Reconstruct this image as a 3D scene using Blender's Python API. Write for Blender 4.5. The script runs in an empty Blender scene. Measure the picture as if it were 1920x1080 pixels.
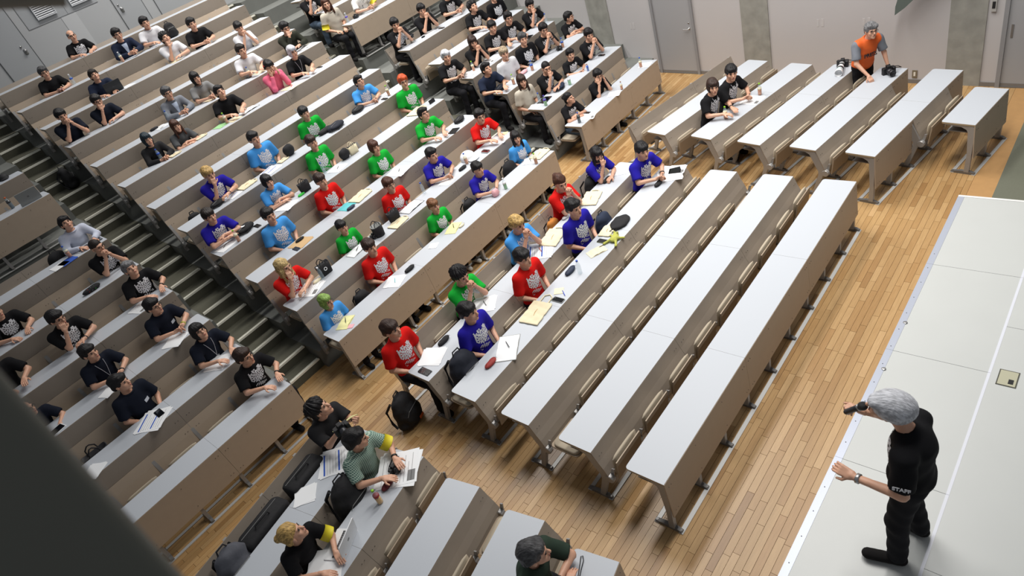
import bpy, math, random
import numpy as np
from mathutils import Matrix, Vector
R = math.radians
rnd = random.Random(7)
S = bpy.context.scene
COL = S.collection
# ---------------------------------------------------------------- camera, light, exposure
cam = bpy.data.cameras.new('camera'); camo = bpy.data.objects.new('camera', cam); COL.objects.link(camo)
cam.lens = 1215.9637/1920*36
camo.matrix_world = Matrix(((0.60580441, 0.61421216, -0.50571182, -2.637188), (-0.73776949, 0.19574532, -0.64604949, -2.370959), (-0.29782073, 0.76447838, 0.57173037, 5.755400), (0, 0, 0, 1)))
CAMM = np.array([[0.6058044, -0.7377695, -0.2978207], [0.6142122, 0.1957453, 0.7644784], [0.5057118, 0.6460495, -0.5717304]]); CAMC = np.array([-2.63719, -2.37096, 5.7554]); CAMF = 1215.9637
S.camera = camo
cam.sensor_width = 36
cam.clip_start = 0.05; cam.clip_end = 100
cam.dof.use_dof = True; cam.dof.focus_distance = 9.0; cam.dof.aperture_fstop = 3.2
S.view_settings.view_transform = 'Standard'; S.view_settings.look = 'None'
S.view_settings.exposure = -0.10; S.view_settings.gamma = 1.0; S.view_settings.use_curve_mapping = False
w = bpy.data.worlds.new('ambient_fill'); S.world = w; w.use_nodes = True  # even ambient fill, added in place of bounce from an unbuilt ceiling
w.node_tree.nodes['Background'].inputs[0].default_value = (0.90, 0.94, 1.0, 1)
w.node_tree.nodes['Background'].inputs[1].default_value = 0.19
def area(name, loc, size, power, col=(1, .97, .93), rot=(0, 0, 0)):
    l = bpy.data.lights.new(name, 'AREA'); l.shape = 'RECTANGLE'; l.size, l.size_y = size
    l.energy = power; l.color = col; l.spread = R(128)
    ob = bpy.data.objects.new(name, l); ob.location = loc; ob.rotation_euler = rot; COL.objects.link(ob); return ob
area('ceiling_lamp_strip', (4.6, -.2, 8.6), (6, .9), 330)
area('ceiling_lamp_strip', (5.4, 3.4, 9.0), (6, .8), 370)
area('ceiling_lamp_strip', (5.8, 8.8, 10.0), (6, .8), 490)
area('ceiling_lamp_strip', (5.6, 13.0, 10.5), (6, .8), 400)
# ---------------------------------------------------------------- materials
MATS = {}
def sr(c):
    return tuple(((v/255)/12.92 if v/255 <= .04045 else ((v/255+.055)/1.055)**2.4) for v in c)
def mat(name, rgb=(128, 128, 128), rough=.6, metal=0., noise=0., scale=20., bump=0., spec=.5, alpha=None, trans=0., emit=None, coat=0.):
    if name in MATS: return MATS[name]
    m = bpy.data.materials.new(name); m.use_nodes = True; nt = m.node_tree; b = nt.nodes['Principled BSDF']
    c = sr(rgb)
    b.inputs['Base Color'].default_value = (*c, 1); b.inputs['Roughness'].default_value = rough
    b.inputs['Metallic'].default_value = metal; b.inputs['Specular IOR Level'].default_value = spec
    if trans: b.inputs['Transmission Weight'].default_value = trans
    if coat: b.inputs['Coat Weight'].default_value = coat; b.inputs['Coat Roughness'].default_value = .15
    if noise or bump:
        tc = nt.nodes.new('ShaderNodeTexCoord'); n = nt.nodes.new('ShaderNodeTexNoise'); n.inputs['Scale'].default_value = scale
        n.inputs['Detail'].default_value = 5
        nt.links.new(tc.outputs['Object'], n.inputs['Vector'])
        if noise:
            mx = nt.nodes.new('ShaderNodeMix'); mx.data_type = 'RGBA'
            mx.inputs[6].default_value = (*[v*(1-noise) for v in c], 1); mx.inputs[7].default_value = (*[min(1, v*(1+noise)) for v in c], 1)
            nt.links.new(n.outputs['Fac'], mx.inputs[0]); nt.links.new(mx.outputs[2], b.inputs['Base Color'])
        if bump:
            bp = nt.nodes.new('ShaderNodeBump'); bp.inputs['Strength'].default_value = bump; bp.inputs['Distance'].default_value = .02
            nt.links.new(n.outputs['Fac'], bp.inputs['Height']); nt.links.new(bp.outputs['Normal'], b.inputs['Normal'])
    MATS[name] = m; return m
def wood_mat():
    m = mat('plank_wood', (200, 158, 112), .34, spec=.4); nt = m.node_tree; b = nt.nodes['Principled BSDF']
    g = nt.nodes.new('ShaderNodeNewGeometry'); oi = nt.nodes.new('ShaderNodeObjectInfo')
    a = nt.nodes.new('ShaderNodeMath'); a.operation = 'ADD'
    nt.links.new(g.outputs['Random Per Island'], a.inputs[0]); nt.links.new(oi.outputs['Random'], a.inputs[1])
    f = nt.nodes.new('ShaderNodeMath'); f.operation = 'FRACT'; nt.links.new(a.outputs[0], f.inputs[0])
    cr = nt.nodes.new('ShaderNodeValToRGB'); e = cr.color_ramp
    e.elements[0].position = 0; e.elements[0].color = (*sr((150, 114, 72)), 1); e.elements[1].position = 1; e.elements[1].color = (*sr((194, 160, 115)), 1)
    for p, c in ((.10, (169, 132, 86)), (.5, (177, 142, 96)), (.90, (184, 150, 104))):
        k = e.elements.new(p); k.color = (*sr(c), 1)
    nt.links.new(f.outputs[0], cr.inputs[0])
    tc = nt.nodes.new('ShaderNodeTexCoord'); mp = nt.nodes.new('ShaderNodeMapping'); mp.inputs['Scale'].default_value = (6, 60, 60)
    n = nt.nodes.new('ShaderNodeTexNoise'); n.inputs['Scale'].default_value = 1.0; n.inputs['Detail'].default_value = 6
    gp = nt.nodes.new('ShaderNodeNewGeometry')
    nt.links.new(gp.outputs['Position'], mp.inputs[0]); nt.links.new(mp.outputs[0], n.inputs['Vector'])
    mx = nt.nodes.new('ShaderNodeMix'); mx.data_type = 'RGBA'; mx.blend_type = 'MULTIPLY'; mx.inputs[0].default_value = .5
    r2 = nt.nodes.new('ShaderNodeValToRGB'); r2.color_ramp.elements[0].position = .3; r2.color_ramp.elements[0].color = (.78, .73, .68, 1)
    r2.color_ramp.elements[1].position = .65
    nt.links.new(n.outputs['Fac'], r2.inputs[0]); nt.links.new(cr.outputs[0], mx.inputs[6]); nt.links.new(r2.outputs[0], mx.inputs[7])
    nt.links.new(mx.outputs[2], b.inputs['Base Color'])
    return m
M_TOP = mat('desk_laminate', (185, 190, 197), .42, spec=.45)
M_EDGE = mat('plywood_edge', (170, 150, 120), .6)
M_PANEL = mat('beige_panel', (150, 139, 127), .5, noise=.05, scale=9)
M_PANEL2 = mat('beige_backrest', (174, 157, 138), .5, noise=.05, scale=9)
M_LEG = mat('painted_steel', (158, 156, 154), .4, metal=.25)
M_LEGD = mat('dark_cast_steel', (118, 116, 114), .4, metal=.3)
M_RAIL = mat('floor_rail_metal', (190, 190, 188), .45, metal=.2)
M_SEAT = mat('seat_plywood', (160, 143, 122), .5, noise=.05, scale=12)
M_PAD = mat('seat_upholstery', (178, 166, 146), .8, bump=.1, scale=200)
M_SCREW = mat('screw_dark', (60, 58, 55), .4, metal=.6)
M_CONC = mat('concrete', (146, 145, 138), .85, noise=.38, scale=4.5, bump=.3)
M_CONCD = mat('dark_stair_concrete', (86, 85, 72), .85, noise=.2, scale=5, bump=.2)
M_CONCG = mat('terrace_concrete', (112, 114, 110), .8, noise=.15, scale=4, bump=.15)
M_WALL = mat('grey_wall_paint', (187, 184, 184), .7, noise=.03, scale=1.2)
M_BWALL = mat('back_wall_paint', (176, 178, 180), .6, noise=.03, scale=2)
M_DOOR = mat('grey_door_paint', (158, 158, 160), .45)
M_NOSE = mat('nosing_metal', (244, 242, 228), .35)
M_STAGE = mat('stage_vinyl', (192, 195, 193), .38, noise=.03, scale=2.5)
M_TRIM = mat('stage_edge_metal', (178, 184, 198), .35, metal=.2)
M_BLACK = mat('black_rubber', (24, 24, 26), .7)
M_STEEL = mat('brushed_steel', (170, 170, 170), .3, metal=.8)
M_WOOD = wood_mat()
M_SKIN = mat('skin', (212, 163, 136), .5, noise=.05, scale=30)
_sb = M_SKIN.node_tree.nodes['Principled BSDF']; _sb.inputs['Subsurface Weight'].default_value = .0
# ---------------------------------------------------------------- helpers
def link(o, parent=None):
    COL.objects.link(o)
    if parent is not None: o.parent = parent
    return o
class MB:
    def __init__(s): s.v = []; s.f = []; s.m = []
    def add(s, v, f, mi=0):
        n = len(s.v); s.v += [tuple(p) for p in v]; s.f += [tuple(i+n for i in q) for q in f]; s.m += [mi]*len(f); return s
    def box(s, x0, x1, y0, y1, z0, z1, mi=0, M=None):
        v = [(x, y, z) for z in (z0, z1) for x, y in ((x0, y0), (x1, y0), (x1, y1), (x0, y1))]
        if M is not None: v = [M @ Vector(p) for p in v]
        return s.add(v, [(3, 2, 1, 0), (4, 5, 6, 7), (0, 1, 5, 4), (1, 2, 6, 5), (2, 3, 7, 6), (3, 0, 4, 7)], mi)
    def rbox(s, x0, x1, y0, y1, z0, z1, r, mi=0, n=3, top=0., M=None):
        """box with rounded vertical corners and slightly eased top"""
        pts = []
        for cx, cy, a0 in ((x1-r, y0+r, -90), (x1-r, y1-r, 0), (x0+r, y1-r, 90), (x0+r, y0+r, 180)):
            for i in range(n+1):
                a = R(a0+90*i/n); pts.append((cx+r*math.cos(a), cy+r*math.sin(a), (cx, cy)))
        rings = [(z0, 0), (z1-top, 0)] + ([(z1, top)] if top else [])
        cxm, cym = (x0+x1)/2, (y0+y1)/2
        v = []
        for z, ins in rings:
            for px, py, c in pts:
                dx, dy = px-cxm, py-cym; l = math.hypot(dx, dy) or 1
                v.append((px-dx/l*ins, py-dy/l*ins, z))
        k = len(pts); f = []
        for j in range(len(rings)-1):
            for i in range(k): f.append((j*k+i, j*k+(i+1) % k, (j+1)*k+(i+1) % k, (j+1)*k+i))
        f.append(tuple(range(k-1, -1, -1))); f.append(tuple(range((len(rings)-1)*k, len(rings)*k)))
        if M is not None: v = [M @ Vector(p) for p in v]
        return s.add(v, f, mi)
    def extr(s, prof, x0, x1, mi=0):
        """extrude a closed (y,z) profile along x"""
        n = len(prof); v = [(x0, y, z) for y, z in prof]+[(x1, y, z) for y, z in prof]
        f = [(i, (i+1) % n, n+(i+1) % n, n+i) for i in range(n)]+[tuple(range(n-1, -1, -1)), tuple(range(n, 2*n))]
        return s.add(v, f, mi)
    def tube(s, pts, rad, mi=0, n=8, cap=True):
        pts = [Vector(p) for p in pts]; rr = rad if isinstance(rad, (list, tuple)) else [rad]*len(pts)
        v = []; f = []
        up = Vector((0, 0, 1))
        for i, p in enumerate(pts):
            d = (pts[min(i+1, len(pts)-1)]-pts[max(i-1, 0)]).normalized()
            u = d.cross(up)
            if u.length < 1e-3: u = d.cross(Vector((0, 1, 0)))
            u.normalize(); w2 = d.cross(u)
            for k in range(n):
                a = 2*math.pi*k/n; v.append(p+(u*math.cos(a)+w2*math.sin(a))*rr[i])
        for i in range(len(pts)-1):
            for k in range(n): f.append((i*n+k, i*n+(k+1) % n, (i+1)*n+(k+1) % n, (i+1)*n+k))
        if cap: f += [tuple(range(n)), tuple(range(len(pts)*n-1, (len(pts)-1)*n-1, -1))]
        return s.add(v, f, mi)
    def lathe(s, prof, c=(0, 0, 0), n=12, mi=0, M=None):
        v = []; f = []
        for r, z in prof:
            for k in range(n):
                a = 2*math.pi*k/n; v.append(Vector((c[0]+r*math.cos(a), c[1]+r*math.sin(a), c[2]+z)))
        for i in range(len(prof)-1):
            for k in range(n): f.append((i*n+k, i*n+(k+1) % n, (i+1)*n+(k+1) % n, (i+1)*n+k))
        f += [tuple(range(n-1, -1, -1)), tuple(range((len(prof)-1)*n, len(prof)*n))]
        if M is not None: v = [M @ p for p in v]
        return s.add(v, f, mi)
    def mesh(s, name, mats, smooth=False):
        me = bpy.data.meshes.new(name); me.from_pydata([tuple(p) for p in s.v], [], s.f); me.update()
        for m in (mats if isinstance(mats, (list, tuple)) else [mats]): me.materials.append(m)
        me.polygons.foreach_set('material_index', s.m)
        if smooth: me.polygons.foreach_set('use_smooth', [True]*len(s.f))
        return me
    def build(s, name, mats, parent=None, smooth=False):
        return link(bpy.data.objects.new(name, s.mesh(name, mats, smooth)), parent)
def inst(name, me, parent=None, loc=(0, 0, 0), rot=(0, 0, 0), scale=None, m=None):
    o = bpy.data.objects.new(name, me); o.location = loc; o.rotation_euler = rot
    if scale is not None: o.scale = scale if isinstance(scale, (list, tuple)) else (scale,)*3
    link(o, parent)
    if m is not None:
        o.material_slots[0].link = 'OBJECT'; o.material_slots[0].material = m
    return o
def tag(o, label, cat, group=None):
    o['label'] = label; o['category'] = cat
    if group: o['group'] = group
    return o
def empty(name, loc=(0, 0, 0), rz=0., parent=None):
    o = bpy.data.objects.new(name, None); o.location = loc; o.rotation_euler = (0, 0, rz); o.empty_display_size = .1
    return link(o, parent)
def struct(o): o['kind'] = 'structure'; return o

# ================================================================= THE HALL
DY, DZ, Y1 = .811, .3276, 5.081
def yk(k): return Y1+DY*(k-1)
def zk(k): return DZ*(k-1)
# wooden floor: dark base sheet plus planks
fb = MB(); fb.box(-6.0, 10.4, -1.02, 6.3, -.12, -.012)
floor = struct(fb.build('floor', mat('plank_joint_dark', (130, 96, 62), .8)))
PW = .070
planks = []
y = -1.018; row = 0
while y < 6.0:
    x = -5.0+rnd.random()*.4; 
    while x < 10.2:
        L = rnd.choice((.3, .38, .45, .52, .6, .75, .9)); planks.append((x, y, L)); x += L
    y += PW; row += 1
def seen(x, y, z=0):
    q = CAMM @ (np.array([x, y, z])-CAMC)
    if q[2] <= .1: return None
    u, v = 960+CAMF*q[0]/q[2], 540-CAMF*q[1]/q[2]
    return (u, v, q[2])
score = []
for p in planks:
    s = seen(p[0]+p[2]/2, p[1]+PW/2)
    ok = s and -20 < s[0] < 1940 and -20 < s[1] < 1100
    free = not (0 < p[0] < 5 and 0 < p[1] < 4.2) and not (p[1] > 4.9 and p[0] > -.9)
    score.append((p[2]/(s[2]**2) if ok and free else 0, p))
score.sort(key=lambda t: -t[0])
def plank_mb(mb, x, y, z, L):
    g = .0006; h = .0010
    mb.add([(x+g, y+g, z-.012), (x+L-g, y+g, z-.012), (x+L-g, y+PW-g, z-.012), (x+g, y+PW-g, z-.012),
            (x+g+h, y+g+h, z), (x+L-g-h, y+g+h, z), (x+L-g-h, y+PW-g-h, z), (x+g+h, y+PW-g-h, z)],
           [(4, 5, 6, 7), (0, 1, 5, 4), (1, 2, 6, 5), (2, 3, 7, 6), (3, 0, 4, 7), (3, 2, 1, 0)])
PM = {}
for s, (x, y, L) in score[:300]:
    if L not in PM:
        b = MB(); plank_mb(b, 0, 0, 0, L); PM[L] = b.mesh('plank', M_WOOD)
    inst('plank', PM[L], floor, (x, y, 0))
b = MB()
for s, (x, y, L) in score[300:]: plank_mb(b, x, y, 0, L)
b.build('planks_far', M_WOOD, floor)['kind'] = 'stuff'
# olive carpet strip beyond the stage
b = MB(); b.box(5.98, 9.6, -6, -1.30, -.1, .004); struct(b.build('floor', mat('olive_carpet', (104, 106, 92), .95, noise=.1, scale=60)))
b = MB(); b.box(5.9, 9.6, -1.30, -1.02, -.1, .002); struct(b.build('floor', mat('wood_border', (176, 136, 88), .5, noise=.1, scale=12)))

# stage: low platform of vinyl boards
stage = struct(empty('stage_platform'))
b = MB(); b.box(-5, 5.90, -6, -1.0, -.1, .075); b.build('platform_base', mat('platform_side', (150, 155, 168), .5), stage)
xs = [-5, -3.29, -1.74, -.19, 1.355, 2.895, 4.43, 5.90]
pm = [MB(), MB()]
for i in range(len(xs)-1):
    for y0, y1 in ((-1.869, -1.035),):
        b = MB(); b.box(xs[i]+.002, xs[i+1]-.002, y0, y1, .075, .1); b.build('stage_board', M_STAGE, stage)
xs2 = [-5, -2.3, .6, 3.6, 5.90]
for i in range(len(xs2)-1):
    b = MB(); b.box(xs2[i]+.002, xs2[i+1]-.002, -6, -1.891, .075, .1); b.build('stage_board', M_STAGE, stage)
b = MB()
for i in range(len(xs)-1): b.box(xs[i]+.001, xs[i+1]-.001, -1.892, -1.868, .075, .1015)
b.build('seam_tape', mat('seam_tape', (214, 217, 226), .4), stage)
for i in range(len(xs)-1):
    b = MB(); b.box(xs[i]+.001, xs[i+1]-.001, -1.035, -.965, .02, .103, 0)
    b.build('edge_strip', M_TRIM, stage)
b = MB(); b.box(5.90, 5.935, -6, -.965, .02, .102); b.build('edge_strip', mat('edge_white', (228, 228, 226), .4), stage)
b = MB()
for i in range(-10, 17): b.lathe([(.005, 0), (.005, .002), (.003, .003)], (.28*i+.15, -1.0, .103), 8)
b.build('edge_screw', M_SCREW, stage)['kind'] = 'stuff'
for x in (3.35, 2.60):
    b = MB(); b.lathe([(.022, 0), (.022, .005), (.015, .007)], (x, -1.03, .103), 12); b.build('floor_bolt', M_STEEL, stage, True)
b = MB(); b.box(2.765, 2.98, -2.11, -1.95, .1, .104, 0); b.box(2.775, 2.97, -2.10, -1.96, .104, .106, 1); b.box(2.80, 2.86, -2.08, -2.04, .106, .109, 2)
o_ = b.build('floor_socket_box', [mat('socket_rim', (70, 70, 60), .6), mat('socket_lid', (176, 174, 150), .6), M_BLACK]); tag(o_, 'beige square floor socket box set in the stage floor', 'socket box')

# side wall (right), slightly splayed
WD = Vector((.1229, .9924, 0)); WN = Vector((.9924, -.1229, 0))
WM = Matrix(((WD.x, WN.x, 0, 9.2), (WD.y, WN.y, 0, -1.12), (0, 0, 1, 0), (0, 0, 0, 1)))
def wobj(mb, name, mats, parent=None, smooth=False):
    o = mb.build(name, mats, parent, smooth)
    if parent is None: o.matrix_world = WM
    return o
b = MB(); b.box(-5, 20, 0, .25, -.2, 9)
wall_right = struct(wobj(b, 'wall_right', M_WALL))
for i, (a, c) in enumerate(((.60, 1.10), (4.15, 4.72), (8.09, 8.72), (12.2, 12.85))):
    b = MB(); b.box(a, c, -.02, .05, 0, 9)
    struct(wobj(b, 'trim_%d' % (i+1), M_CONC))
b = MB(); b.box(-5, 20, -.018, 0, 0, .07); struct(wobj(b, 'baseboard_right', mat('baseboard_grey', (120, 116, 112), .6)))
b = MB()
for xx in (2.3, 3.1, 6.4, 7.4): b.box(xx, xx+.05, -.003, 0, 1.0, 1.14); b.box(xx+.09, xx+.13, -.003, 0, 1.0, 1.13)
wobj(b, 'wall_patch', mat('wall_patch_light', (191, 188, 187), .7), None); bpy.data.objects['wall_patch'].parent = wall_right; bpy.data.objects['wall_patch'].matrix_parent_inverse = WM.inverted()
def door(idx, a, c, h, lever, ze=0):
    d = empty('door_%d' % idx); d.matrix_world = WM; struct(d)
    b = MB(); b.box(a, c, -.012, .02, .02+ze, h); b.build('door_leaf', M_DOOR, d)
    for x0, x1, z0, z1 in ((a-.06, a, ze, h+.06), (c, c+.06, ze, h+.06), (a, c, h, h+.06)):
        b = MB(); b.box(x0, x1, -.04, .02, z0, z1); b.build('door_frame', mat('door_frame_grey', (140, 140, 142), .5), d)
    b = MB(); b.box(a, c, -.03, .0, ze, .02+ze); b.build('threshold', M_LEGD, d)
    if lever:
        b = MB(); b.lathe([(.024, 0), (.024, .008)], (0, 0, 0), 12, 0, Matrix.Translation((a+.08, -.012, 1.0)) @ Matrix.Rotation(R(90), 4, 'X'))
        b.lathe([(.016, 0), (.016, .01)], (0, 0, 0), 12, 0, Matrix.Translation((a+.08, -.012, 1.12)) @ Matrix.Rotation(R(90), 4, 'X'))
        b.tube([(a+.08, -.015, 1.0), (a+.08, -.06, 1.0), (a+.21, -.065, 1.0)], .010)
        b.build('door_handle', M_STEEL, d, True)
    else:
        b = MB(); b.box(c-.08, c-.05, -.02, -.01, .80, 1.0); b.build('flush_pull', M_STEEL, d)
    return d
door(1, 5.87, 6.81, 2.08, True)
door(2, -.75, .32, 2.1, False)
b = MB(); b.rbox(1.52, 1.60, -.012, 0, .10, .23, .003, 0); b.box(1.545, 1.575, -.016, -.012, .13, .20, 1)
tag(wobj(b, 'wall_socket', [mat('socket_plate', (120, 110, 92), .5), mat('socket_white', (225, 222, 212), .5)]), 'wall socket plate low on the right wall', 'socket')
b = MB(); b.box(.49, .56, -.03, 0, 1.2, 1.42); b.box(.505, .545, -.035, -.03, 1.25, 1.35, 1)
tag(wobj(b, 'wall_intercom', [mat('intercom_grey', (170, 168, 164), .5), M_BLACK]), 'small grey intercom on the right wall beside the door', 'intercom')
b = MB(); b.box(-.25, -.02, -.014, -.012, 1.25, 1.42, 0); b.box(-.16, -.12, -.016, -.014, 1.3, 1.37, 1)
tag(wobj(b, 'door_notice', [mat('notice_paper', (205, 205, 202), .6), M_BLACK]), 'small white notice on the door at the right frame edge', 'notice')
# hanging dark green banner tip near the right wall
b = MB(); b.extr([(.705, 1.283), (.700, 1.42), (.676, 1.518), (.60, 1.9), (.35, 2.6), (-.5, 2.6), (-.05, 2.0), (.458, 1.499), (.565, 1.391)], 9.13, 9.16)
tag(b.build('hanging_banner', mat('grey_green_cloth', (92, 102, 96), .9)), 'pointed grey-green banner hanging before the right wall', 'banner')

# back wall with doors and vents
YB = 15.72
b = MB(); b.box(-8, 13, YB, YB+.3, 3, 12); wall_back = struct(b.build('wall_back', M_BWALL))
def bdoor(idx, a, c, knobx):
    d = struct(empty('door_%d' % idx))
    b = MB(); b.box(a, c, YB-.015, YB, 3.65, 6.0); b.build('door_leaf', mat('back_door_paint', (168, 171, 174), .5), d)
    b = MB(); b.box(a-.012, a, YB-.02, YB, 3.65, 6.0); b.box(c, c+.012, YB-.02, YB, 3.65, 6.0); b.build('door_frame', mat('door_gap_dark', (92, 94, 96), .7), d)
    b = MB(); b.rbox(knobx-.035, knobx+.035, -.06, .06, 0, .008, .02, 0, M=Matrix.Translation((0, YB-.015, 4.76)) @ Matrix.Rotation(R(90), 4, 'X'))
    b.lathe([(.012, 0), (.028, .02), (.032, .04), (.02, .055)], (0, 0, 0), 12, 0, Matrix.Translation((knobx, YB-.02, 4.78)) @ Matrix.Rotation(R(90), 4, 'X'))
    b.lathe([(.02, 0), (.02, .015)], (0, 0, 0), 12, 0, Matrix.Translation((knobx-.03, YB-.02, 4.88)) @ Matrix.Rotation(R(90), 4, 'X'))
    b.build('door_knob', M_STEEL, d, True)
bdoor(3, .72, 1.42, 1.28); bdoor(4, 3.5, 4.12, 3.60); bdoor(5, 4.40, 5.3, 5.1)
b = MB(); b.box(1.60, 3.22, YB-.004, YB, 5.10, 6.4); struct(b.build('trim_5', mat('access_panel_grey', (166, 169, 172), .55)))
b = MB(); b.box(1.60, 1.612, YB-.007, YB-.004, 5.1, 6.4, 0); b.box(1.6, 3.22, YB-.007, YB-.004, 5.09, 5.1, 0); b.box(2.5, 2.508, YB-.007, YB-.004, 5.1, 6.4, 0)
struct(b.build('trim_6', mat('panel_gap', (110, 112, 114), .7)))
b = MB(); b.box(2.32, 2.66, YB-.008, YB, 3.7, 5.08); struct(b.build('trim_7', mat('lighter_patch', (190, 192, 194), .6)))
for x0, x1 in ((1.88, 2.31), (2.66, 3.13)):
    v = empty('wall_vent', (x0, YB-.03, 5.2)); wdt = x1-x0
    tag(v, 'white louvred vent high on the back wall, %s one' % ('left' if x0 < 2 else 'right'), 'vent', 'louvred vents on the back wall')
    b = MB(); b.box(0, wdt, -.02, .01, 0, .02); b.box(0, wdt, -.02, .01, .5, .52); b.box(0, .02, -.02, .01, .02, .5); b.box(wdt-.02, wdt, -.02, .01, .02, .5)
    b.build('vent_frame', mat('vent_white', (205, 208, 212), .5), v)
    b = MB(); b.box(.02, wdt-.02, .005, .01, .02, .5); b.build('vent_back', mat('vent_dark', (88, 92, 98), .8), v)
    for i in range(12):
        b = MB(); z = .03+i*.04; b.extr([(-.015, z), (-.012, z-.004), (.006, z+.02), (.003, z+.024)], .02, wdt-.02); b.build('slat', MATS['vent_white'], v)

# terraces under each block and stepped aisles
def terrace(x0, x1, nlev, name):
    b = MB()
    for k in range(2, nlev+1):
        y0 = yk(k)-.03; y1 = yk(k+1)-.03 if k < nlev else YB
        b.box(x0, x1, y0, y1, zk(k)-.6, zk(k))
    return struct(b.build(name, M_CONCG))
terrace(-.06, 5.24, 13, 'floor'); terrace(-6, -.66, 13, 'floor'); terrace(5.98, 10.9, 13, 'floor')
def stairs(x0, x1, label):
    st = struct(empty('stairs'))
    for k in range(1, 13):
        for j in (0, 1):
            ya = (5.98 if j == 0 else 6.26)+DY*(k-1); z = zk(k)+(DZ/2 if j == 0 else DZ)
            yb = (6.26+DY*(k-1)) if j == 0 else (5.98+DY*k)
            b = MB(); b.box(x0, x1, ya, yb+.3, z-.34, z)
            s = b.build('stair_step', M_CONCD, st)
            b = MB(); b.box(x0+.03, x1-.03, ya+.003, ya+.021, z, z+.004); b.box(x0+.03, x1-.03, ya+.031, ya+.041, z, z+.004)
            b.box(x0+.02, x1-.02, ya-.004, ya+.0, z-.03, z+.002)
            b.build('nosing_strip', M_NOSE, s)
stairs(-.66, -.06, ''); stairs(5.24, 5.98, '')
# ================================================================= BOLTED DESK ROWS
def offset_strip(pts, t):
    """closed profile: polyline pts thickened by t towards +y/-normal"""
    out = []
    for i, p in enumerate(pts):
        a = pts[max(i-1, 0)]; c = pts[min(i+1, len(pts)-1)]
        d = (c[0]-a[0], c[1]-a[1]); l = math.hypot(*d); out.append((p[0]-d[1]/l*t, p[1]+d[0]/l*t))
    return list(pts)+out[::-1]
DD = .405
FLATBACK = [(-.004, .745), (-.022, .70), (-.055, .62), (-.095, .54), (-.125, .46), (-.135, .40)]
SB_UP = [(-.004, .745), (-.006, .50)]
SB_LOW = [(-.006, .497), (-.045, .37), (-.078, .24), (-.098, .13)]
FRONT = [(-.004, .745), (-.022, .255)]
MC = {}
def cached(key, fn):
    if key not in MC: MC[key] = fn()
    return MC[key]
def m_board(L, r0, r1):
    def mk():
        b = MB(); n = 4; r = .035
        # top with rounded outer back corners; material 0 laminate, 1 edge
        pts = [(0, 0)]; pts = []
        pts.append((0.0, 0.0)); pts.append((L, 0.0))
        if r1: pts += [(L-r+r*math.cos(R(a)), DD-r+r*math.sin(R(a))) for a in (0, 30, 60, 90)]
        else: pts.append((L, DD))
        if r0: pts += [(r+r*math.cos(R(a)), DD-r+r*math.sin(R(a))) for a in (90, 120, 150, 180)]
        else: pts.append((0, DD))
        k = len(pts)
        v = [(x, y, .728) for x, y in pts]+[(x, y, .750) for x, y in pts]
        b.add(v, [tuple(range(k, 2*k))], 0); b.add(v, [tuple(range(k-1, -1, -1))]+[(i, (i+1) % k, k+(i+1) % k, k+i) for i in range(k)], 1)
        return b.mesh('top_board', [M_TOP, M_EDGE])
    return cached(('board', round(L, 3), r0, r1), mk)
def screws(b, L, prof, n):
    pass
def m_panel(L, kind):
    def mk():
        b = MB(); e = .0015
        P = dict(flat=FLATBACK, up=SB_UP, low=SB_LOW, front=FRONT)[kind]
        b.extr(offset_strip(P, .013)[::-1], e, L-e, 0)
        z = {'flat': .66, 'up': .60, 'low': .40, 'front': .66}[kind]; y = {'flat': -.041, 'up': -.006, 'low': -.037, 'front': -.009}[kind]
        ny = Matrix.Rotation(R(90), 4, 'X')
        for x in ([.06, .10, L-.10, L-.06] if kind != 'front' else [.05, .09, L/3, 2*L/3, L-.09, L-.05]):
            for dz in (0, ) if kind != 'front' else (0, -.34):
                b.lathe([(.005, 0), (.004, .003)], (0, 0, 0), 6, 1, Matrix.Translation((x, y+(-.0 if dz == 0 else -.016), z+dz+(.012 if x > L/2 else 0))) @ ny)
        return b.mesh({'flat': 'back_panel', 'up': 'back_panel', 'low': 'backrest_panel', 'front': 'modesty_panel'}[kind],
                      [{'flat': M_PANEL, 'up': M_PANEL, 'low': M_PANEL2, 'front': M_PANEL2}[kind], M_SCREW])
    return cached(('panel', round(L, 3), kind), mk)
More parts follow.
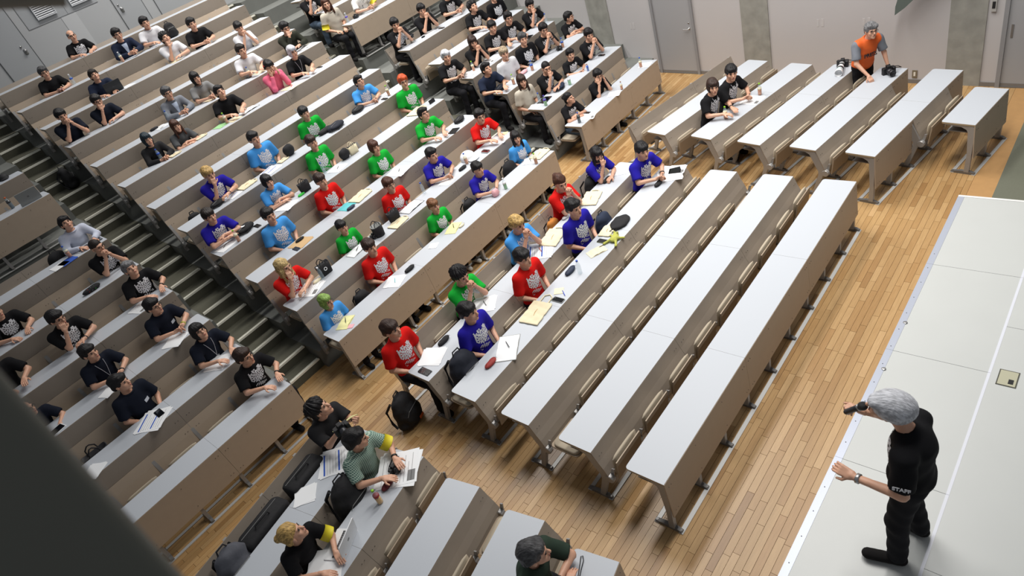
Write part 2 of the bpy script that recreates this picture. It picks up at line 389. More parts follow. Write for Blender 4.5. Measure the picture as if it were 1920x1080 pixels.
def m_leg(kind):
    def mk():
        b = MB(); t = .022; m = 0
        if kind in ('front', 'flat'):
            if kind == 'front': post = [(.010, .72), (.065, .72), (.075, .60), (.06, .30), (.075, .03), (.015, .03), (.005, .30), (-.002, .60)]
            else: post = [(.010, .72), (.065, .72), (.060, .60), (.015, .50), (-.03, .42), (-.03, .36), (.075, .03), (.015, .03), (-.09, .34), (-.128, .40), (-.115, .47), (-.05, .60)]
            b.extr(post, -t, t, 0)
            b.extr([(-.055, 0), (.235, 0), (.235, .022), (.11, .045), (-.01, .045), (-.055, .022)], -.02, .02, 1)
            for yy in (-.04, .215): b.lathe([(.016, .02), (.016, .032)], (0, yy, 0), 8, 1)
        else:
            post = [(.010, .72), (.065, .72), (.06, .60), (.035, .48), (.0, .36), (-.055, .12), (-.08, .03), (-.12, .0), (-.145, .03), (-.125, .10), (-.06, .33), (-.002, .50)]
            b.extr(post, -t, t, 0)
            b.extr([(-.09, -.10), (-.028, -.10), (-.028, .06), (-.07, .06)], -t, t, 0)
        # arm under the top with a swept corner and book shelf bracket
        b.extr([(.03, .728), (.36, .728), (.36, .712), (.16, .700), (.095, .665), (.065, .60), (.03, .60)], -t*.8, t*.8, 0)
        if kind in ('flat', 'step'):
            zz = .40 if kind == 'flat' else .035
            b.lathe([(.045, -.028), (.05, -.02), (.05, .02), (.045, .028)], (0, 0, 0), 12, 0, Matrix.Translation((0, -.13, zz)) @ Matrix.Rotation(R(90), 4, 'Y'))
            b.extr([(-.15, zz-.02), (-.10, zz-.03), (-.155, zz+.13), (-.19, zz+.14)], .024, .036, 0)
        return b.mesh('leg', [M_LEG, M_LEGD])
    return cached(('leg', kind), mk)
def m_seat(up, zb):
    def mk():
        b = MB()
        w2 = .215
        if up:
            # ply board folded upright
            prof = [(-.205, zb-.02), (-.238, zb+.20), (-.234, zb+.245), (-.222, zb+.245), (-.192, zb-.02)]
            b.extr(prof, -w2, w2, 0)
            b.extr([(-.205, zb-.06), (-.13, zb-.04), (-.14, zb+.06), (-.20, zb+.05)], -.05, .05, 1)
        else:
            b.rbox(-w2, w2, -.50, -.13, zb+.0, zb+.016, .05, 0, 4)
            b.extr([(-.16, zb-.05), (-.12, zb-.05), (-.12, zb+.01), (-.34, zb+.0)], -.04, .04, 1)
        return b.mesh('seat', [M_SEAT, M_LEGD])
    return cached(('seat', up, zb), mk)
def m_pad(up, zb):
    def mk():
        b = MB(); w2 = .205
        if up:
            n = 8; v = []
            prof = [(-.188, zb+.015), (-.165, zb+.02), (-.150, zb+.08), (-.152, zb+.19), (-.166, zb+.262), (-.184, zb+.275), (-.200, zb+.262), (-.198, zb+.14)]
            for i in range(n+1):
                x = -w2+2*w2*i/n; k = math.sqrt(max(0, 1-abs(2*i/n-1)**3))*.6+.4
                for (yy, z) in prof: v.append((x, -.182+(yy+.182)*k, zb+.13+(z-zb-.13)*(.8+.2*k)))
            m = len(prof); f = [(i*m+j, i*m+(j+1) % m, (i+1)*m+(j+1) % m, (i+1)*m+j) for i in range(n) for j in range(m)]
            f += [tuple(range(m-1, -1, -1)), tuple(range(n*m, n*m+m))]
            b.add(v, f)
        else: b.rbox(-w2, w2, -.485, -.16, zb+.016, zb+.05, .06, 0, 5, .012)
        return b.mesh('seat_pad', [M_PAD], True)
    return cached(('pad', up, zb), mk)
def m_rail(L):
    return cached(('rail', round(L, 2)), lambda: MB().box(0, L, -.022, .022, .0005, .008).mesh('floor_rail', [M_RAIL]))
def screwed_rail(r, L, y, z=0):
    inst('floor_rail', m_rail(L), r, (0, y, z))
def desk_row(spec, label, occ):
    """spec: dict from ROWS plus 'type' front|flat|step|back ; occ: seat indices with a seat folded down in front of the panel"""
    r = empty('desk_row' if spec['type'] != 'back' else 'seat_row', (spec['x'], spec['y'], spec['z']), R(spec['a']))
    tag(r, label, 'desk row' if spec['type'] != 'back' else 'bench', 'bolted rows of lecture desks and seats')
    L, n, ty = spec['L'], spec['n'], spec['type']; p = L/n
    segs = {9: [3, 3, 3], 5: [3, 2], 2: [2]}[n]
    flatf = set(spec.get('flatfront', []))
    x = 0; si = 0
    for i, sg in enumerate(segs):
        l = sg*p
        if ty != 'back': inst('top_board', m_board(l-.002, i == 0, i == len(segs)-1), r, (x+.001, 0, 0))
        x += l
    if flatf:   # mixed row: panel seat by seat
        j = 0
        while j < n:
            k = j
            while k+1 < n and ((k+1) in flatf) == (j in flatf): k += 1
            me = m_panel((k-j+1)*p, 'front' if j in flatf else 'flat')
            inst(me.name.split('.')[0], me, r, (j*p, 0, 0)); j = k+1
    else:
        x = 0
        for sg in segs:
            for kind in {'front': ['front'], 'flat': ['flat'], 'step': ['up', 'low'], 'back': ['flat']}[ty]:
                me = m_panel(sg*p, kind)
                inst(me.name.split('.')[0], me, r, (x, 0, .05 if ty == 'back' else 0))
            x += sg*p
    legs = {'front': 'front', 'flat': 'flat', 'step': 'step', 'back': 'flatb'}[ty]
    for i in range(n+1):
        lx = min(max(i*p, .026), L-.026)
        kd = legs
        if flatf: kd = 'front' if (i in flatf and (i-1 in flatf or i == 0)) or (i == n and n-1 in flatf) else 'flat'
        if kd == 'flatb':
            me = cached('legb', lambda: MB().extr([(.008, .78), (.045, .78), (.03, .62), (.0, .50), (-.04, .42), (-.03, .36), (.075, .03), (.015, .03), (-.09, .34), (-.128, .40), (-.12, .47), (-.06, .60)], -.022, .022, 0)
                        .extr([(-.055, 0), (.235, 0), (.235, .022), (.11, .045), (-.01, .045), (-.055, .022)], -.02, .02, 1)
                        .lathe([(.045, -.028), (.05, -.02), (.05, .02), (.045, .028)], (0, 0, 0), 12, 0, Matrix.Translation((0, -.13, .40)) @ Matrix.Rotation(R(90), 4, 'Y')).mesh('leg', [M_LEG, M_LEGD]))
        else: me = m_leg(kd)
        inst('leg', me, r, (lx, 0, 0))
    if ty != 'step':
        screwed_rail(r, L, -.045); screwed_rail(r, L, .215)
    if ty != 'back':
        me = cached(('shelf', round(L, 2)), lambda: MB().box(.05, L-.05, .09, .32, .60, .612).mesh('book_shelf', [M_LEGD])); inst('book_shelf', me, r)
    if ty in ('flat', 'step', 'back'):
        zb = .40 if ty in ('flat', 'back') else .05
        for i in range(n):
            if i in flatf: continue
            dn = i in occ
            s = inst('seat', m_seat(not dn, zb), r, ((i+.5)*p, 0, 0)); inst('seat_pad', m_pad(not dn, zb), s)
    return r
# ================================================================= PEOPLE: signed-distance bodies meshed with surface nets
def cap(a, b, r0, r1=None, sq=None):
    a = np.array(a, float); b = np.array(b, float); r1 = r0 if r1 is None else r1
    def f(P):
        d = b-a; q = P-a; t = np.clip((q @ d)/max(d @ d, 1e-9), 0, 1)
        return np.linalg.norm(q-t[:, None]*d, axis=1)-(r0+(r1-r0)*t)
    f.lo = np.minimum(a-r0, b-r1); f.hi = np.maximum(a+r0, b+r1); return f
def ell(c, r, M=None):
    c = np.array(c, float); r = np.array(r, float)
    def f(P):
        q = P-c
        if M is not None: q = q @ M
        k0 = np.linalg.norm(q/r, axis=1); k1 = np.linalg.norm(q/(r*r), axis=1)
        return k0*(k0-1)/np.maximum(k1, 1e-9)
    m = r.max() if M is not None else r
    f.lo = c-m; f.hi = c+m; return f
def su(a, b, k):
    h = np.clip(.5+.5*(b-a)/k, 0, 1); return b+(a-b)*h-k*h*(1-h)
class SDF:
    def __init__(s, k=.03): s.p = []; s.k = k; s.post = []
    def __call__(s, P):
        d = None
        for f, k in s.p:
            v = f(P); d = v if d is None else su(d, v, k)
        for g in s.post: d = g(P, d)
        return d
    def add(s, f, k=None): s.p.append((f, s.k if k is None else k)); return s
    def bounds(s, m=.03): return np.min([f.lo for f, _ in s.p], axis=0)-m, np.max([f.hi for f, _ in s.p], axis=0)+m
def nets(sdf, h, lo=None, hi=None):
    if lo is None: lo, hi = sdf.bounds(h*2)
    n = np.ceil((hi-lo)/h).astype(int)+1
    gx, gy, gz = [lo[i]+h*np.arange(n[i]) for i in range(3)]
    G = np.stack(np.meshgrid(gx, gy, gz, indexing='ij'), -1).reshape(-1, 3)
    V = sdf(G).reshape(n)
    s = V < 0
    cs = [(0, 0, 0), (1, 0, 0), (0, 1, 0), (1, 1, 0), (0, 0, 1), (1, 0, 1), (0, 1, 1), (1, 1, 1)]
    def sh(A, c): return A[c[0]:A.shape[0]-1+c[0], c[1]:A.shape[1]-1+c[1], c[2]:A.shape[2]-1+c[2]]
    cnt = sum(sh(s, c).astype(int) for c in cs); act = (cnt > 0) & (cnt < 8)
    idx = np.argwhere(act); N = len(idx)
    acc = np.zeros((N, 3)); num = np.zeros(N)
    vals = [sh(V, c)[act] for c in cs]
    for i in range(8):
        for j in range(i+1, 8):
            if sum(abs(cs[i][k]-cs[j][k]) for k in range(3)) != 1: continue
            a, b = vals[i], vals[j]; m = (a < 0) != (b < 0)
            t = np.where(m, a/np.where(m, a-b, 1), 0)
            p = np.array(cs[i])+t[:, None]*(np.array(cs[j])-np.array(cs[i])); acc += p*m[:, None]; num += m
    verts = lo+h*(idx+acc/num[:, None])
    vid = -np.ones(act.shape, int); vid[act] = np.arange(N)
    quads = []
    for ax in range(3):
        a = [slice(1, -1)]*3; a[ax] = slice(0, -1)
        lo_, hi_ = list(a), list(a); hi_[ax] = slice(1, None)
        s0 = s[tuple(lo_)]; s1 = s[tuple(hi_)]; m = s0 != s1
        ij = np.argwhere(m)+np.array([0 if k == ax else 1 for k in range(3)])
        u, v = [(1, 2), (2, 0), (0, 1)][ax]
        eu = np.zeros(3, int); eu[u] = 1; ev = np.zeros(3, int); ev[v] = 1
        q = [ij-eu-ev, ij-ev, ij, ij-eu]
        Q = np.stack([vid[tuple(x.T)] for x in q], 1)
        flip = ~s0[m]; Q[flip] = Q[flip][:, ::-1]
        quads.append(Q)
    return verts, np.concatenate(quads)
def np_mesh(name, parts, mats, smooth=True):
    """parts: list of (verts, quads(n,4), material index)"""
    off = 0; V = []; F = []; MI = []
    for v, f, mi in parts:
        V.append(v); F.append(f+off); off += len(v); MI.append(np.full(len(f), mi))
    V = np.concatenate(V); F = np.concatenate(F); MI = np.concatenate(MI)
    me = bpy.data.meshes.new(name); me.vertices.add(len(V)); me.vertices.foreach_set('co', V.astype(np.float32).ravel())
    me.loops.add(F.size); me.loops.foreach_set('vertex_index', F.astype(np.int32).ravel())
    me.polygons.add(len(F)); me.polygons.foreach_set('loop_start', np.arange(0, F.size, 4, dtype=np.int32)); me.polygons.foreach_set('loop_total', np.full(len(F), 4, np.int32))
    for m in mats: me.materials.append(m)
    me.polygons.foreach_set('material_index', MI.astype(np.int32)); me.update(calc_edges=True)
    me.polygons.foreach_set('use_smooth', np.full(len(F), smooth)); me.validate(); return me
V3 = lambda *a: np.array(a, float)
def rotz(a): c, s = math.cos(a), math.sin(a); return np.array([[c, -s, 0], [s, c, 0], [0, 0, 1.]])
def rotx(a): c, s = math.cos(a), math.sin(a); return np.array([[1., 0, 0], [0, c, -s], [0, s, c]])
# ---- head (eye level at the origin, looking along -y)
_hs = SDF(.02)
_hs.add(ell((0, .012, .036), (.077, .094, .088))).add(ell((0, -.022, -.035), (.060, .066, .080)), .03).add(ell((0, -.068, -.098), (.024, .02, .02)), .03)
_hs.add(cap((0, -.088, .006), (0, -.108, -.030), .009, .014), .012).add(ell((0, -.078, .024), (.05, .018, .012)), .02)
_hs.add(ell((0, -.086, -.062), (.024, .012, .016)), .012)
for s_ in (-1, 1):
    _hs.add(ell((s_*.079, .012, -.008), (.011, .020, .032)), .006).add(ell((s_*.040, -.060, -.028), (.022, .02, .02)), .02)
def _sock(P, d):
    for s_ in (-1, 1): d = np.maximum(d, -(np.linalg.norm((P-V3(s_*.031, -.103, .004))/V3(1.5, 1, 1), axis=1)-.014))
    return d
_hs.post.append(_sock)
HEAD = nets(_hs, .0065)
def uvell(c, r, nu=8, nv=5):
    v = []; f = []
    for i in range(nv+1):
        th = math.pi*i/nv
        for k in range(nu):
            a = 2*math.pi*k/nu; v.append((c[0]+r[0]*math.sin(th)*math.cos(a), c[1]+r[1]*math.sin(th)*math.sin(a), c[2]+r[2]*math.cos(th)))
    for i in range(nv):
        for k in range(nu): f.append((i*nu+k, (i+1)*nu+k, (i+1)*nu+(k+1) % nu, i*nu+(k+1) % nu))
    return np.array(v), np.array(f)
FEAT = []
for s_ in (-1, 1):
    FEAT.append((*uvell((s_*.031, -.0830, .003), (.0140, .008, .0050)), 1))      # eye white
    FEAT.append((*uvell((s_*.031, -.0895, .003), (.0065, .0035, .0062)), 2))     # iris
    FEAT.append((*uvell((s_*.031, -.0860, .0095), (.017, .007, .0022)), 2))      # lash line
    FEAT.append((*uvell((s_*.032, -.0915, .024), (.018, .006, .0038)), 2))       # brow
FEAT.append((*uvell((0, -.0965, -.0585), (.021, .0045, .0035)), 3)); FEAT.append((*uvell((0, -.0955, -.0665), (.018, .0045, .0042)), 3))
BODY_MATS = [M_SKIN, mat('eye_white', (150, 135, 128), .3), mat('brow_dark', (30, 24, 22), .6), mat('lip', (168, 96, 86), .5)]
# ---- hand
def hand_sdf(W, d, n, side, curl=.5, spread=1.):
    W = np.array(W, float); d = np.array(d, float)/np.linalg.norm(d); n = np.array(n, float); n = n-d*(n@d); n /= np.linalg.norm(n)
    t = np.cross(d, n)*side      # thumb side
    h = SDF(.010)
    h.add(cap(W-d*.02, W+d*.02, .024, .026))
    for i, o in enumerate((-.028, -.009, .010, .028)):
        h.add(cap(W+d*.022+t*o*.7, W+d*.085+t*o, .0145, .0115), .012)
    for o, L in zip((-.029, -.010, .010, .028), (.056, .068, .074, .066)):
        k = W+d*.088+t*o; a = curl; d1 = d*math.cos(a)+n*math.sin(a)+t*o*1.5*spread; d1 /= np.linalg.norm(d1)
        k2 = k+d1*L*.55; a2 = curl*2.1; d2 = d*math.cos(a2)+n*math.sin(a2)+t*o*.5
        h.add(cap(k, k2, .0098, .0088), .004); h.add(cap(k2, k2+d2*L*.5, .0088, .0072), .003)
    b = W+d*.030+t*.022; e1 = b+(d*.55+t*.75+n*.25)*.045; e2 = e1+(d*.85+t*.25+n*.35)*.034
    h.add(cap(b, e1, .0135, .0105), .010).add(cap(e1, e2, .0105, .0085), .003)
    return h
# ---- poses: joints in metres, person faces -y, hips over the origin, floor at 0
def base(lean, hz=.0):
    ny = -.03-.11*lean
    return dict(head=V3(0, -.055-.16*lean, 1.195-.045*lean), neck=V3(0, ny, 1.045-.03*lean), chest=V3(0, -.01-.05*lean, .84),
                sh=[V3(s*.178, ny+.005, .988-.03*lean) for s in (-1, 1)], hip=V3(0, 0, .53), legs='sit')
def mkpose(name):
    def W(lean, elbR, wrR, elbL, wrL, hR, hL, nR=(0, .3, -1), nL=(0, .3, -1), cR=.5, cL=.5):
        p = base(lean); p['el'] = [V3(*elbR), V3(*elbL)]; p['wr'] = [V3(*wrR), V3(*wrL)]; p['hd'] = [V3(*hR), V3(*hL)]; p['hn'] = [V3(*nR), V3(*nL)]; p['cu'] = [cR, cL]; return p
    if name == 'A': return W(.55, (-.25, -.20, .80), (-.075, -.36, .795), (.25, -.20, .80), (.075, -.36, .80), (.75, -.35, 0), (-.75, -.35, .05), (0, -.7, -.4), (0, -.8, -.3), .6, .6)
    if name == 'B': return W(.75, (-.15, -.27, .785), (-.055, -.30, 1.01), (.25, -.22, .79), (.03, -.36, .80), (.25, .12, .9), (-.9, -.1, 0), (.3, .9, -.1), (0, 0, -1), .8, .4)
    if name == 'C': return W(.75, (-.17, -.28, .785), (-.045, -.31, 1.00), (.17, -.28, .785), (.045, -.31, 1.00), (.2, .0, .95), (-.2, .0, .95), (.9, .3, 0), (-.9, .3, 0), .9, .9)
    if name == 'G': return W(.8, (-.17, -.27, .785), (-.085, -.26, 1.01), (.17, -.27, .785), (.085, -.26, 1.01), (-.02, .22, .95), (.02, .22, .95), (.85, .5, 0), (-.85, .5, 0), .3, .3)
    if name == 'D': return W(0, (-.235, -.02, .74), (-.12, -.22, .66), (.235, -.02, .74), (.10, -.23, .66), (.5, -.8, -.2), (-.5, -.8, -.2), (0, 0, -1), (0, 0, -1), .5, .5)
    if name == 'E': return W(.65, (-.26, -.20, .80), (-.13, -.39, .80), (.25, -.22, .80), (.11, -.38, .80), (.35, -.9, -.05), (-.45, -.85, -.05), (0, 0, -1), (0, 0, -1), .35, .25)
    if name == 'F': return W(.65, (-.24, -.26, .79), (.0, -.33, .80), (.24, -.26, .79), (-.02, -.27, .845), (.95, .1, 0), (-.95, .1, -.1), (0, 0, -1), (0, 0, -1), .3, .3)
    if name == 'K': return W(.7, (-.20, -.26, .83), (-.10, -.42, .99), (.17, -.25, .82), (.10, -.46, .96), (.3, -.7, .3), (-.2, -.8, .2), (.5, 0, -.5), (-.5, 0, .6), 1.0, .9)
    if name == 'stand_mic':
        return dict(head=V3(0, -.13, 1.595), neck=V3(0, -.035, 1.455), chest=V3(0, 0, 1.22), sh=[V3(-.165, -.01, 1.355), V3(.185, .0, 1.37)], hip=V3(0, .01, .93), legs='stand',
                    el=[V3(-.25, -.14, 1.17), V3(.27, .02, 1.10)], wr=[V3(-.09, -.29, 1.355), V3(.24, -.235, 1.07)], hd=[V3(.30, -.35, .55), V3(-.15, -.95, .12)], hn=[V3(.6, -.5, -.3), V3(-.6, 0, -.8)], cu=[1.15, .55],
                    kn=[V3(-.12, -.01, .50), V3(.13, -.02, .50)], an=[V3(-.13, .06, .09), V3(.15, .0, .09)], to=[V3(-.16, -.10, .035), V3(.20, -.16, .035)])
    if name == 'stand_reach':
        return dict(head=V3(0, -.20, 1.51), neck=V3(0, -.12, 1.38), chest=V3(0, -.06, 1.17), sh=[V3(-.19, -.09, 1.30), V3(.19, -.10, 1.31)], hip=V3(0, .03, .90), legs='stand',
                    el=[V3(-.24, -.20, 1.04), V3(.26, -.14, 1.05)], wr=[V3(-.16, -.40, .87), V3(.26, -.26, .84)], hd=[V3(.1, -.6, -.55), V3(0, -.35, -.9)], hn=[V3(.2, .6, -.6), V3(-.8, 0, 0)], cu=[.6, .4],
                    kn=[V3(-.10, .0, .49), V3(.10, .0, .49)], an=[V3(-.11, .05, .09), V3(.11, .05, .09)], to=[V3(-.13, -.10, .035), V3(.13, -.10, .035)])
def legs_of(p):
    if p['legs'] == 'sit':
        return [V3(-.10, -.44, .50), V3(.10, -.44, .50)], [V3(-.11, -.40, .09), V3(.11, -.40, .09)], [V3(-.13, -.54, .035), V3(.13, -.54, .035)]
    return p['kn'], p['an'], p['to']
def torso(S_, p, g):
    """torso volume grown by g"""
    h, c, n = p['hip'], p['chest'], p['neck']; st = (c-h)
    S_.add(ell(h+V3(0, .0, .02), (.152+g, .112+g, .105+g)), .06)
    S_.add(ell(h+st*.42, (.132+g, .098+g, .13+g)), .06)
    S_.add(ell(c+V3(0, 0, .0), (.150+g, .104+g, .155+g)), .07)
    m = (p['sh'][0]+p['sh'][1])/2
    S_.add(cap(p['sh'][0]*.8+m*.2, p['sh'][1]*.8+m*.2, .058+g, .058+g), .07)
    S_.add(cap(n*.6+m*.4+V3(0, .01, -.0), m+V3(0, .02, -.05), .052+g*.8, .085+g), .07)
PC = {}
def body_mesh(pose, hy, hp, glassesless=True, coarse=.019):
    key = ('body', pose, hy, hp)
    if key in PC: return PC[key]
    if ('core', pose) not in PC:
        p = mkpose(pose); B = SDF(.03); torso(B, p, -.012)
        for i in (0, 1):
            B.add(cap(p['sh'][i], p['el'][i], .047, .037), .03).add(cap(p['el'][i], p['wr'][i], .038, .025), .015)
        kn, an, to = legs_of(p)
        for i, s in ((0, -1), (1, 1)):
            B.add(cap(p['hip']+V3(s*.08, 0, 0), kn[i], .07, .048), .04).add(cap(kn[i], an[i], .045, .033), .02)
        B.add(cap(p['neck']-V3(0, -.01, .05), p['head']+V3(0, .03, -.03), .052, .050), .035)
        core = nets(B, coarse)
        hands = []
        for i, s in ((0, -1), (1, 1)):
            hands.append(nets(hand_sdf(p['wr'][i], p['hd'][i], p['hn'][i], s, p['cu'][i]), .0052))
        PC[('core', pose)] = (p, core, hands)
    p, core, hands = PC[('core', pose)]
    Rm = rotz(hy) @ rotx(-hp)
    parts = [(*core, 0)]+[(*h, 0) for h in hands]+[(HEAD[0] @ Rm.T+p['head'], HEAD[1], 0)]
    for v, f, mi in FEAT: parts.append((v @ Rm.T+p['head'], f, mi))
    PC[key] = np_mesh('body', parts, BODY_MATS); return PC[key]
def wrinkle(amp):
    def g(P, d): return d+amp*(np.sin(P[:, 0]*31+P[:, 2]*17+2*np.sin(P[:, 1]*23))*np.sin(P[:, 2]*27-P[:, 0]*13+1.3))
    return g
def shirt_sdf(pose, kind):
    p = mkpose(pose); T = SDF(.03); g = .014 if kind != 'vest' else .026
    torso(T, p, g)
    sleeves = []
    for i in (0, 1):
        a, b = p['sh'][i], p['el'][i]
        if kind == 'tee':
            e = a+(b-a)*.80; ax = (b-a)/np.linalg.norm(b-a)
            c = cap(a, e, .066, .071)
            def f(P, c=c, e=e, ax=ax): return np.maximum(c(P), (P-e) @ ax)
            f.lo, f.hi = c.lo, c.hi; sleeves.append((f, .035))
        elif kind == 'long':
            wv = p['wr'][i]; T.add(cap(a, b, .066, .054), .035); ax = (wv-b)/np.linalg.norm(wv-b); e = wv-ax*.015; c = cap(b, e, .054, .040)
            def f(P, c=c, e=e, ax=ax): return np.maximum(c(P), (P-e) @ ax)
            f.lo, f.hi = c.lo, c.hi; sleeves.append((f, .02))
    zc = p['hip'][2]-(.03 if p['legs'] == 'sit' else .10)
    body_n = len(T.p)
    n = p['neck']
    def cut(P, d):
        d = np.maximum(d, zc-P[:, 2])
        return np.maximum(d, -(np.linalg.norm((P-(n+V3(0, -.022, .035)))/V3(1.15, 1, 1), axis=1)-.064))
    for f, k in sleeves: T.add(f, k)
    T.post.append(wrinkle(.0035)); T.post.append(cut)
    return T
def shirt_mesh(pose, kind, res=.0145):
    key = ('shirt', pose, kind)
    if key not in PC: PC[key] = np_mesh('shirt', [(*nets(shirt_sdf(pose, kind), res), 0)], [None])
    return PC[key]
def trouser_mesh(pose, res=.017):
    key = ('tr', pose)
    if key not in PC:
        p = mkpose(pose); T = SDF(.03); kn, an, to = legs_of(p)
        T.add(ell(p['hip']+V3(0, 0, 0), (.158, .118, .10)), .05)
        for i, s in ((0, -1), (1, 1)):
            hx = p['hip']+V3(s*.085, 0, -.02)
            T.add(cap(hx, kn[i], .088, .066), .05); T.add(cap(kn[i], an[i]+V3(0, 0, .0), .066, .060), .03)
        T.post.append(wrinkle(.005)); T.post.append(lambda P, d: np.maximum(d, .07-P[:, 2]))
        PC[key] = np_mesh('trousers', [(*nets(T, res), 0)], [None])
    return PC[key]
def shoe_mesh(pose, i):
    key = ('shoe', pose, i)
    if key not in PC:
        p = mkpose(pose); kn, an, to = legs_of(p); T = SDF(.02)
        T.add(cap(an[i]+V3(0, .02, -.042), to[i]+V3(0, .0, .012), .042, .042), .02).add(cap(an[i]+V3(0, 0, .0), an[i]+V3(0, 0, -.04), .038), .02)
        T.post.append(lambda P, d: np.maximum(d, .002-P[:, 2]))
        PC[key] = np_mesh('shoe', [(*nets(T, .012), 0)], [None])
    return PC[key]
# ---- printed emblem on the chest: gear rings in a shield with slanted lines below
def emblem_on(u, v):
    r = math.hypot(u, v-.15); th = math.atan2(v-.15, u)
    if v < -.72:
        k = (v*1.0-u*.62)*4.2
        return -1.28 < v and abs(u) < .80 and (k-math.floor(k)) < .52 and math.sin(u*11+math.floor(k)*2.3) > -.45
    if abs(u) > .95 or v > 1.08 or v < -.66+.62*u*u: return False
    if v > .90 and math.sin(u*8+.5) > .2: return False
    if r < .12: return True
    if r < .18: return False
    if r < .32: return True
    if r < .38: return math.sin(6*th+.4) > .1
    if r < .56: return math.sin(11*th) > -.8
    if r < .63: return math.sin(8*th+1) > -.1
    if r < .70: return True
    if r < .84: return math.sin(16*th+.5) > -.15
    return math.sin(u*21+v*13)*math.sin(u*9-v*17) > -.62
def march(T, x, z, y0=-.65):
    P = np.stack([x, np.full_like(x, y0), z], 1)
    for _ in range(26): P[:, 1] += np.clip(T(P)*.85, -.05, .08)
    return P
def emblem_mesh(pose):
    key = ('emb', pose)
    if key not in PC:
        T = shirt_sdf(pose, 'tee'); p = mkpose(pose); nx, nz = 46, 56; cx, cz = .0, p['chest'][2]-.005; w2, h2 = .112, .132
        us = np.linspace(-1, 1, nx+1); vs = np.linspace(-1.3, 1.1, nz+1)
        X, Z = np.meshgrid(cx+us*w2, cz+vs*h2*.92, indexing='ij')
        P = march(T, X.ravel(), Z.ravel()); P[:, 1] -= .004
        F = []
        for i in range(nx):
            for j in range(nz):
                if emblem_on((us[i]+us[i+1])/2, (vs[j]+vs[j+1])/2):
                    a = i*(nz+1)+j; F.append((a, a+nz+1, a+nz+2, a+1))
        F = np.array(F); used = np.unique(F); mp = -np.ones(len(P), int); mp[used] = np.arange(len(used))
        PC[key] = np_mesh('shirt_print', [(P[used], mp[F], 0)], [mat('print_white', (222, 222, 226), .8)])
    return PC[key]
# ---- hair
def hair_sdf(st):
    H = SDF(.015)
    hl, fw, side, strands = .050, .062, -.004, .0026     # hairline height, face half width, sideburn height
    nape = -.075
    if st in ('bald', 'buzz'): H.add(ell((0, .016, .034), (.0825, .0995, .095))); strands = .0008
    elif st == 'curly': H.add(ell((0, .022, .062), (.106, .114, .100))).add(ell((0, .06, -.01), (.086, .062, .068)), .03); strands = .009; hl = .042
    else: H.add(ell((0, .020, .050), (.094, .109, .099))).add(ell((0, .055, -.005), (.084, .066, .072)), .03)
    fr = ell((0, -.058, .058), (.078, .050, .046))
    if st in ('short', 'buzz2'): H.add(ell((.012, -.052, .064), (.076, .048, .042)), .02).add(ell((-.03, -.07, .085), (.04, .03, .03)), .015); hl = .036; fw = .061; side = -.045
    if st == 'curly': side = -.045; hl = .036
    if st == 'smooth': H.add(ell((0, .03, .03), (.102, .112, .100)), .03).add(ell((.03, -.06, .075), (.060, .045, .038)), .02); hl = .048; side = -.045; strands = .0015
    if st == 'fringe': H.add(fr, .02); hl = .022; fw = .060; side = -.045
    if st in ('bob', 'bobshort'): H.add(ell((0, .025, -.015), (.101, .090, .115 if st == 'bob' else .085)), .025).add(fr, .02); hl = .020; fw = .056; side = -1; nape = -.125 if st == 'bob' else -.095
    if st in ('long', 'long2'):
        H.add(ell((0, .025, -.02), (.098, .090, .12)), .02).add(ell((0, .06, -.16), (.092, .048, .13)), .03); nape = -.3
        for s in (-1, 1): H.add(cap((s*.080, -.01, -.02), (s*.090, -.02, -.20), .026, .018), .02)
        if st == 'long': H.add(fr, .02)
        hl = .026 if st == 'long' else .045; fw = .055; side = -1
    if st == 'pony': H.add(fr, .02).add(cap((0, .125, -.01), (.02, .135, -.13), .028, .014), .015); hl = .026; side = -.015; nape = -.16
    if st == 'bun': H.add(ell((0, .115, .085), (.046, .042, .042)), .012); hl = .040
    if st == 'twin':
        H.add(fr, .02); hl = .020; nape = -.2
        for s in (-1, 1): H.add(cap((s*.092, .03, .04), (s*.112, .0, -.12), .024, .016), .012)
    def post(P, d):
        x, y, z = P[:, 0], P[:, 1], P[:, 2]
        ang = np.arctan2(x, -(y-.05))
        lock = (np.sin(ang*17+3*np.sin(z*22+ang*2))*.6+np.sin(ang*31+z*70)*.4) if st == 'curly' else np.sin(ang*26+2.5*np.sin(z*18+ang*1.7)+1.1)*.5+np.sin(ang*47+y*30)*.3
        d = d+strands*lock+.008*np.sin(x*41+1.2)*np.sin(y*37+.5)*np.sin(z*45)*(strands > .002)
        jag = .009*np.sin(x*130+.6)+.005*np.sin(x*290)+.10*x*(st in ('short', 'curly'))
        fc = ell((0, -.122, hl-.088), (fw, .085, .085))(P-np.stack([0*x, 0*x, jag], 1))
        d = np.maximum(d, -fc)
        if side > -.5: d = np.maximum(d, -np.maximum((z-.9*0)+.9*(y-.020)+.01, z-.030-side))
        d = np.maximum(d, nape-z+.006*np.sin(ang*23))
        if st == 'bald': d = np.maximum(d, -(ell((0, -.035, .115), (.074, .105, .080))(P)))
        return d
    H.post.append(post); return H
HAIRC = dict(black=(22, 20, 22), dark=(38, 31, 28), dbrown=(52, 36, 30), brown=(74, 44, 32), lbrown=(120, 82, 54), dgrey=(72, 72, 74), grey=(120, 120, 122), silver=(186, 188, 194), orange=(186, 76, 34), ash=(164, 146, 120), blond=(190, 156, 96), bleach=(196, 170, 118), limegreen=(132, 164, 84), teal=(28, 44, 54))
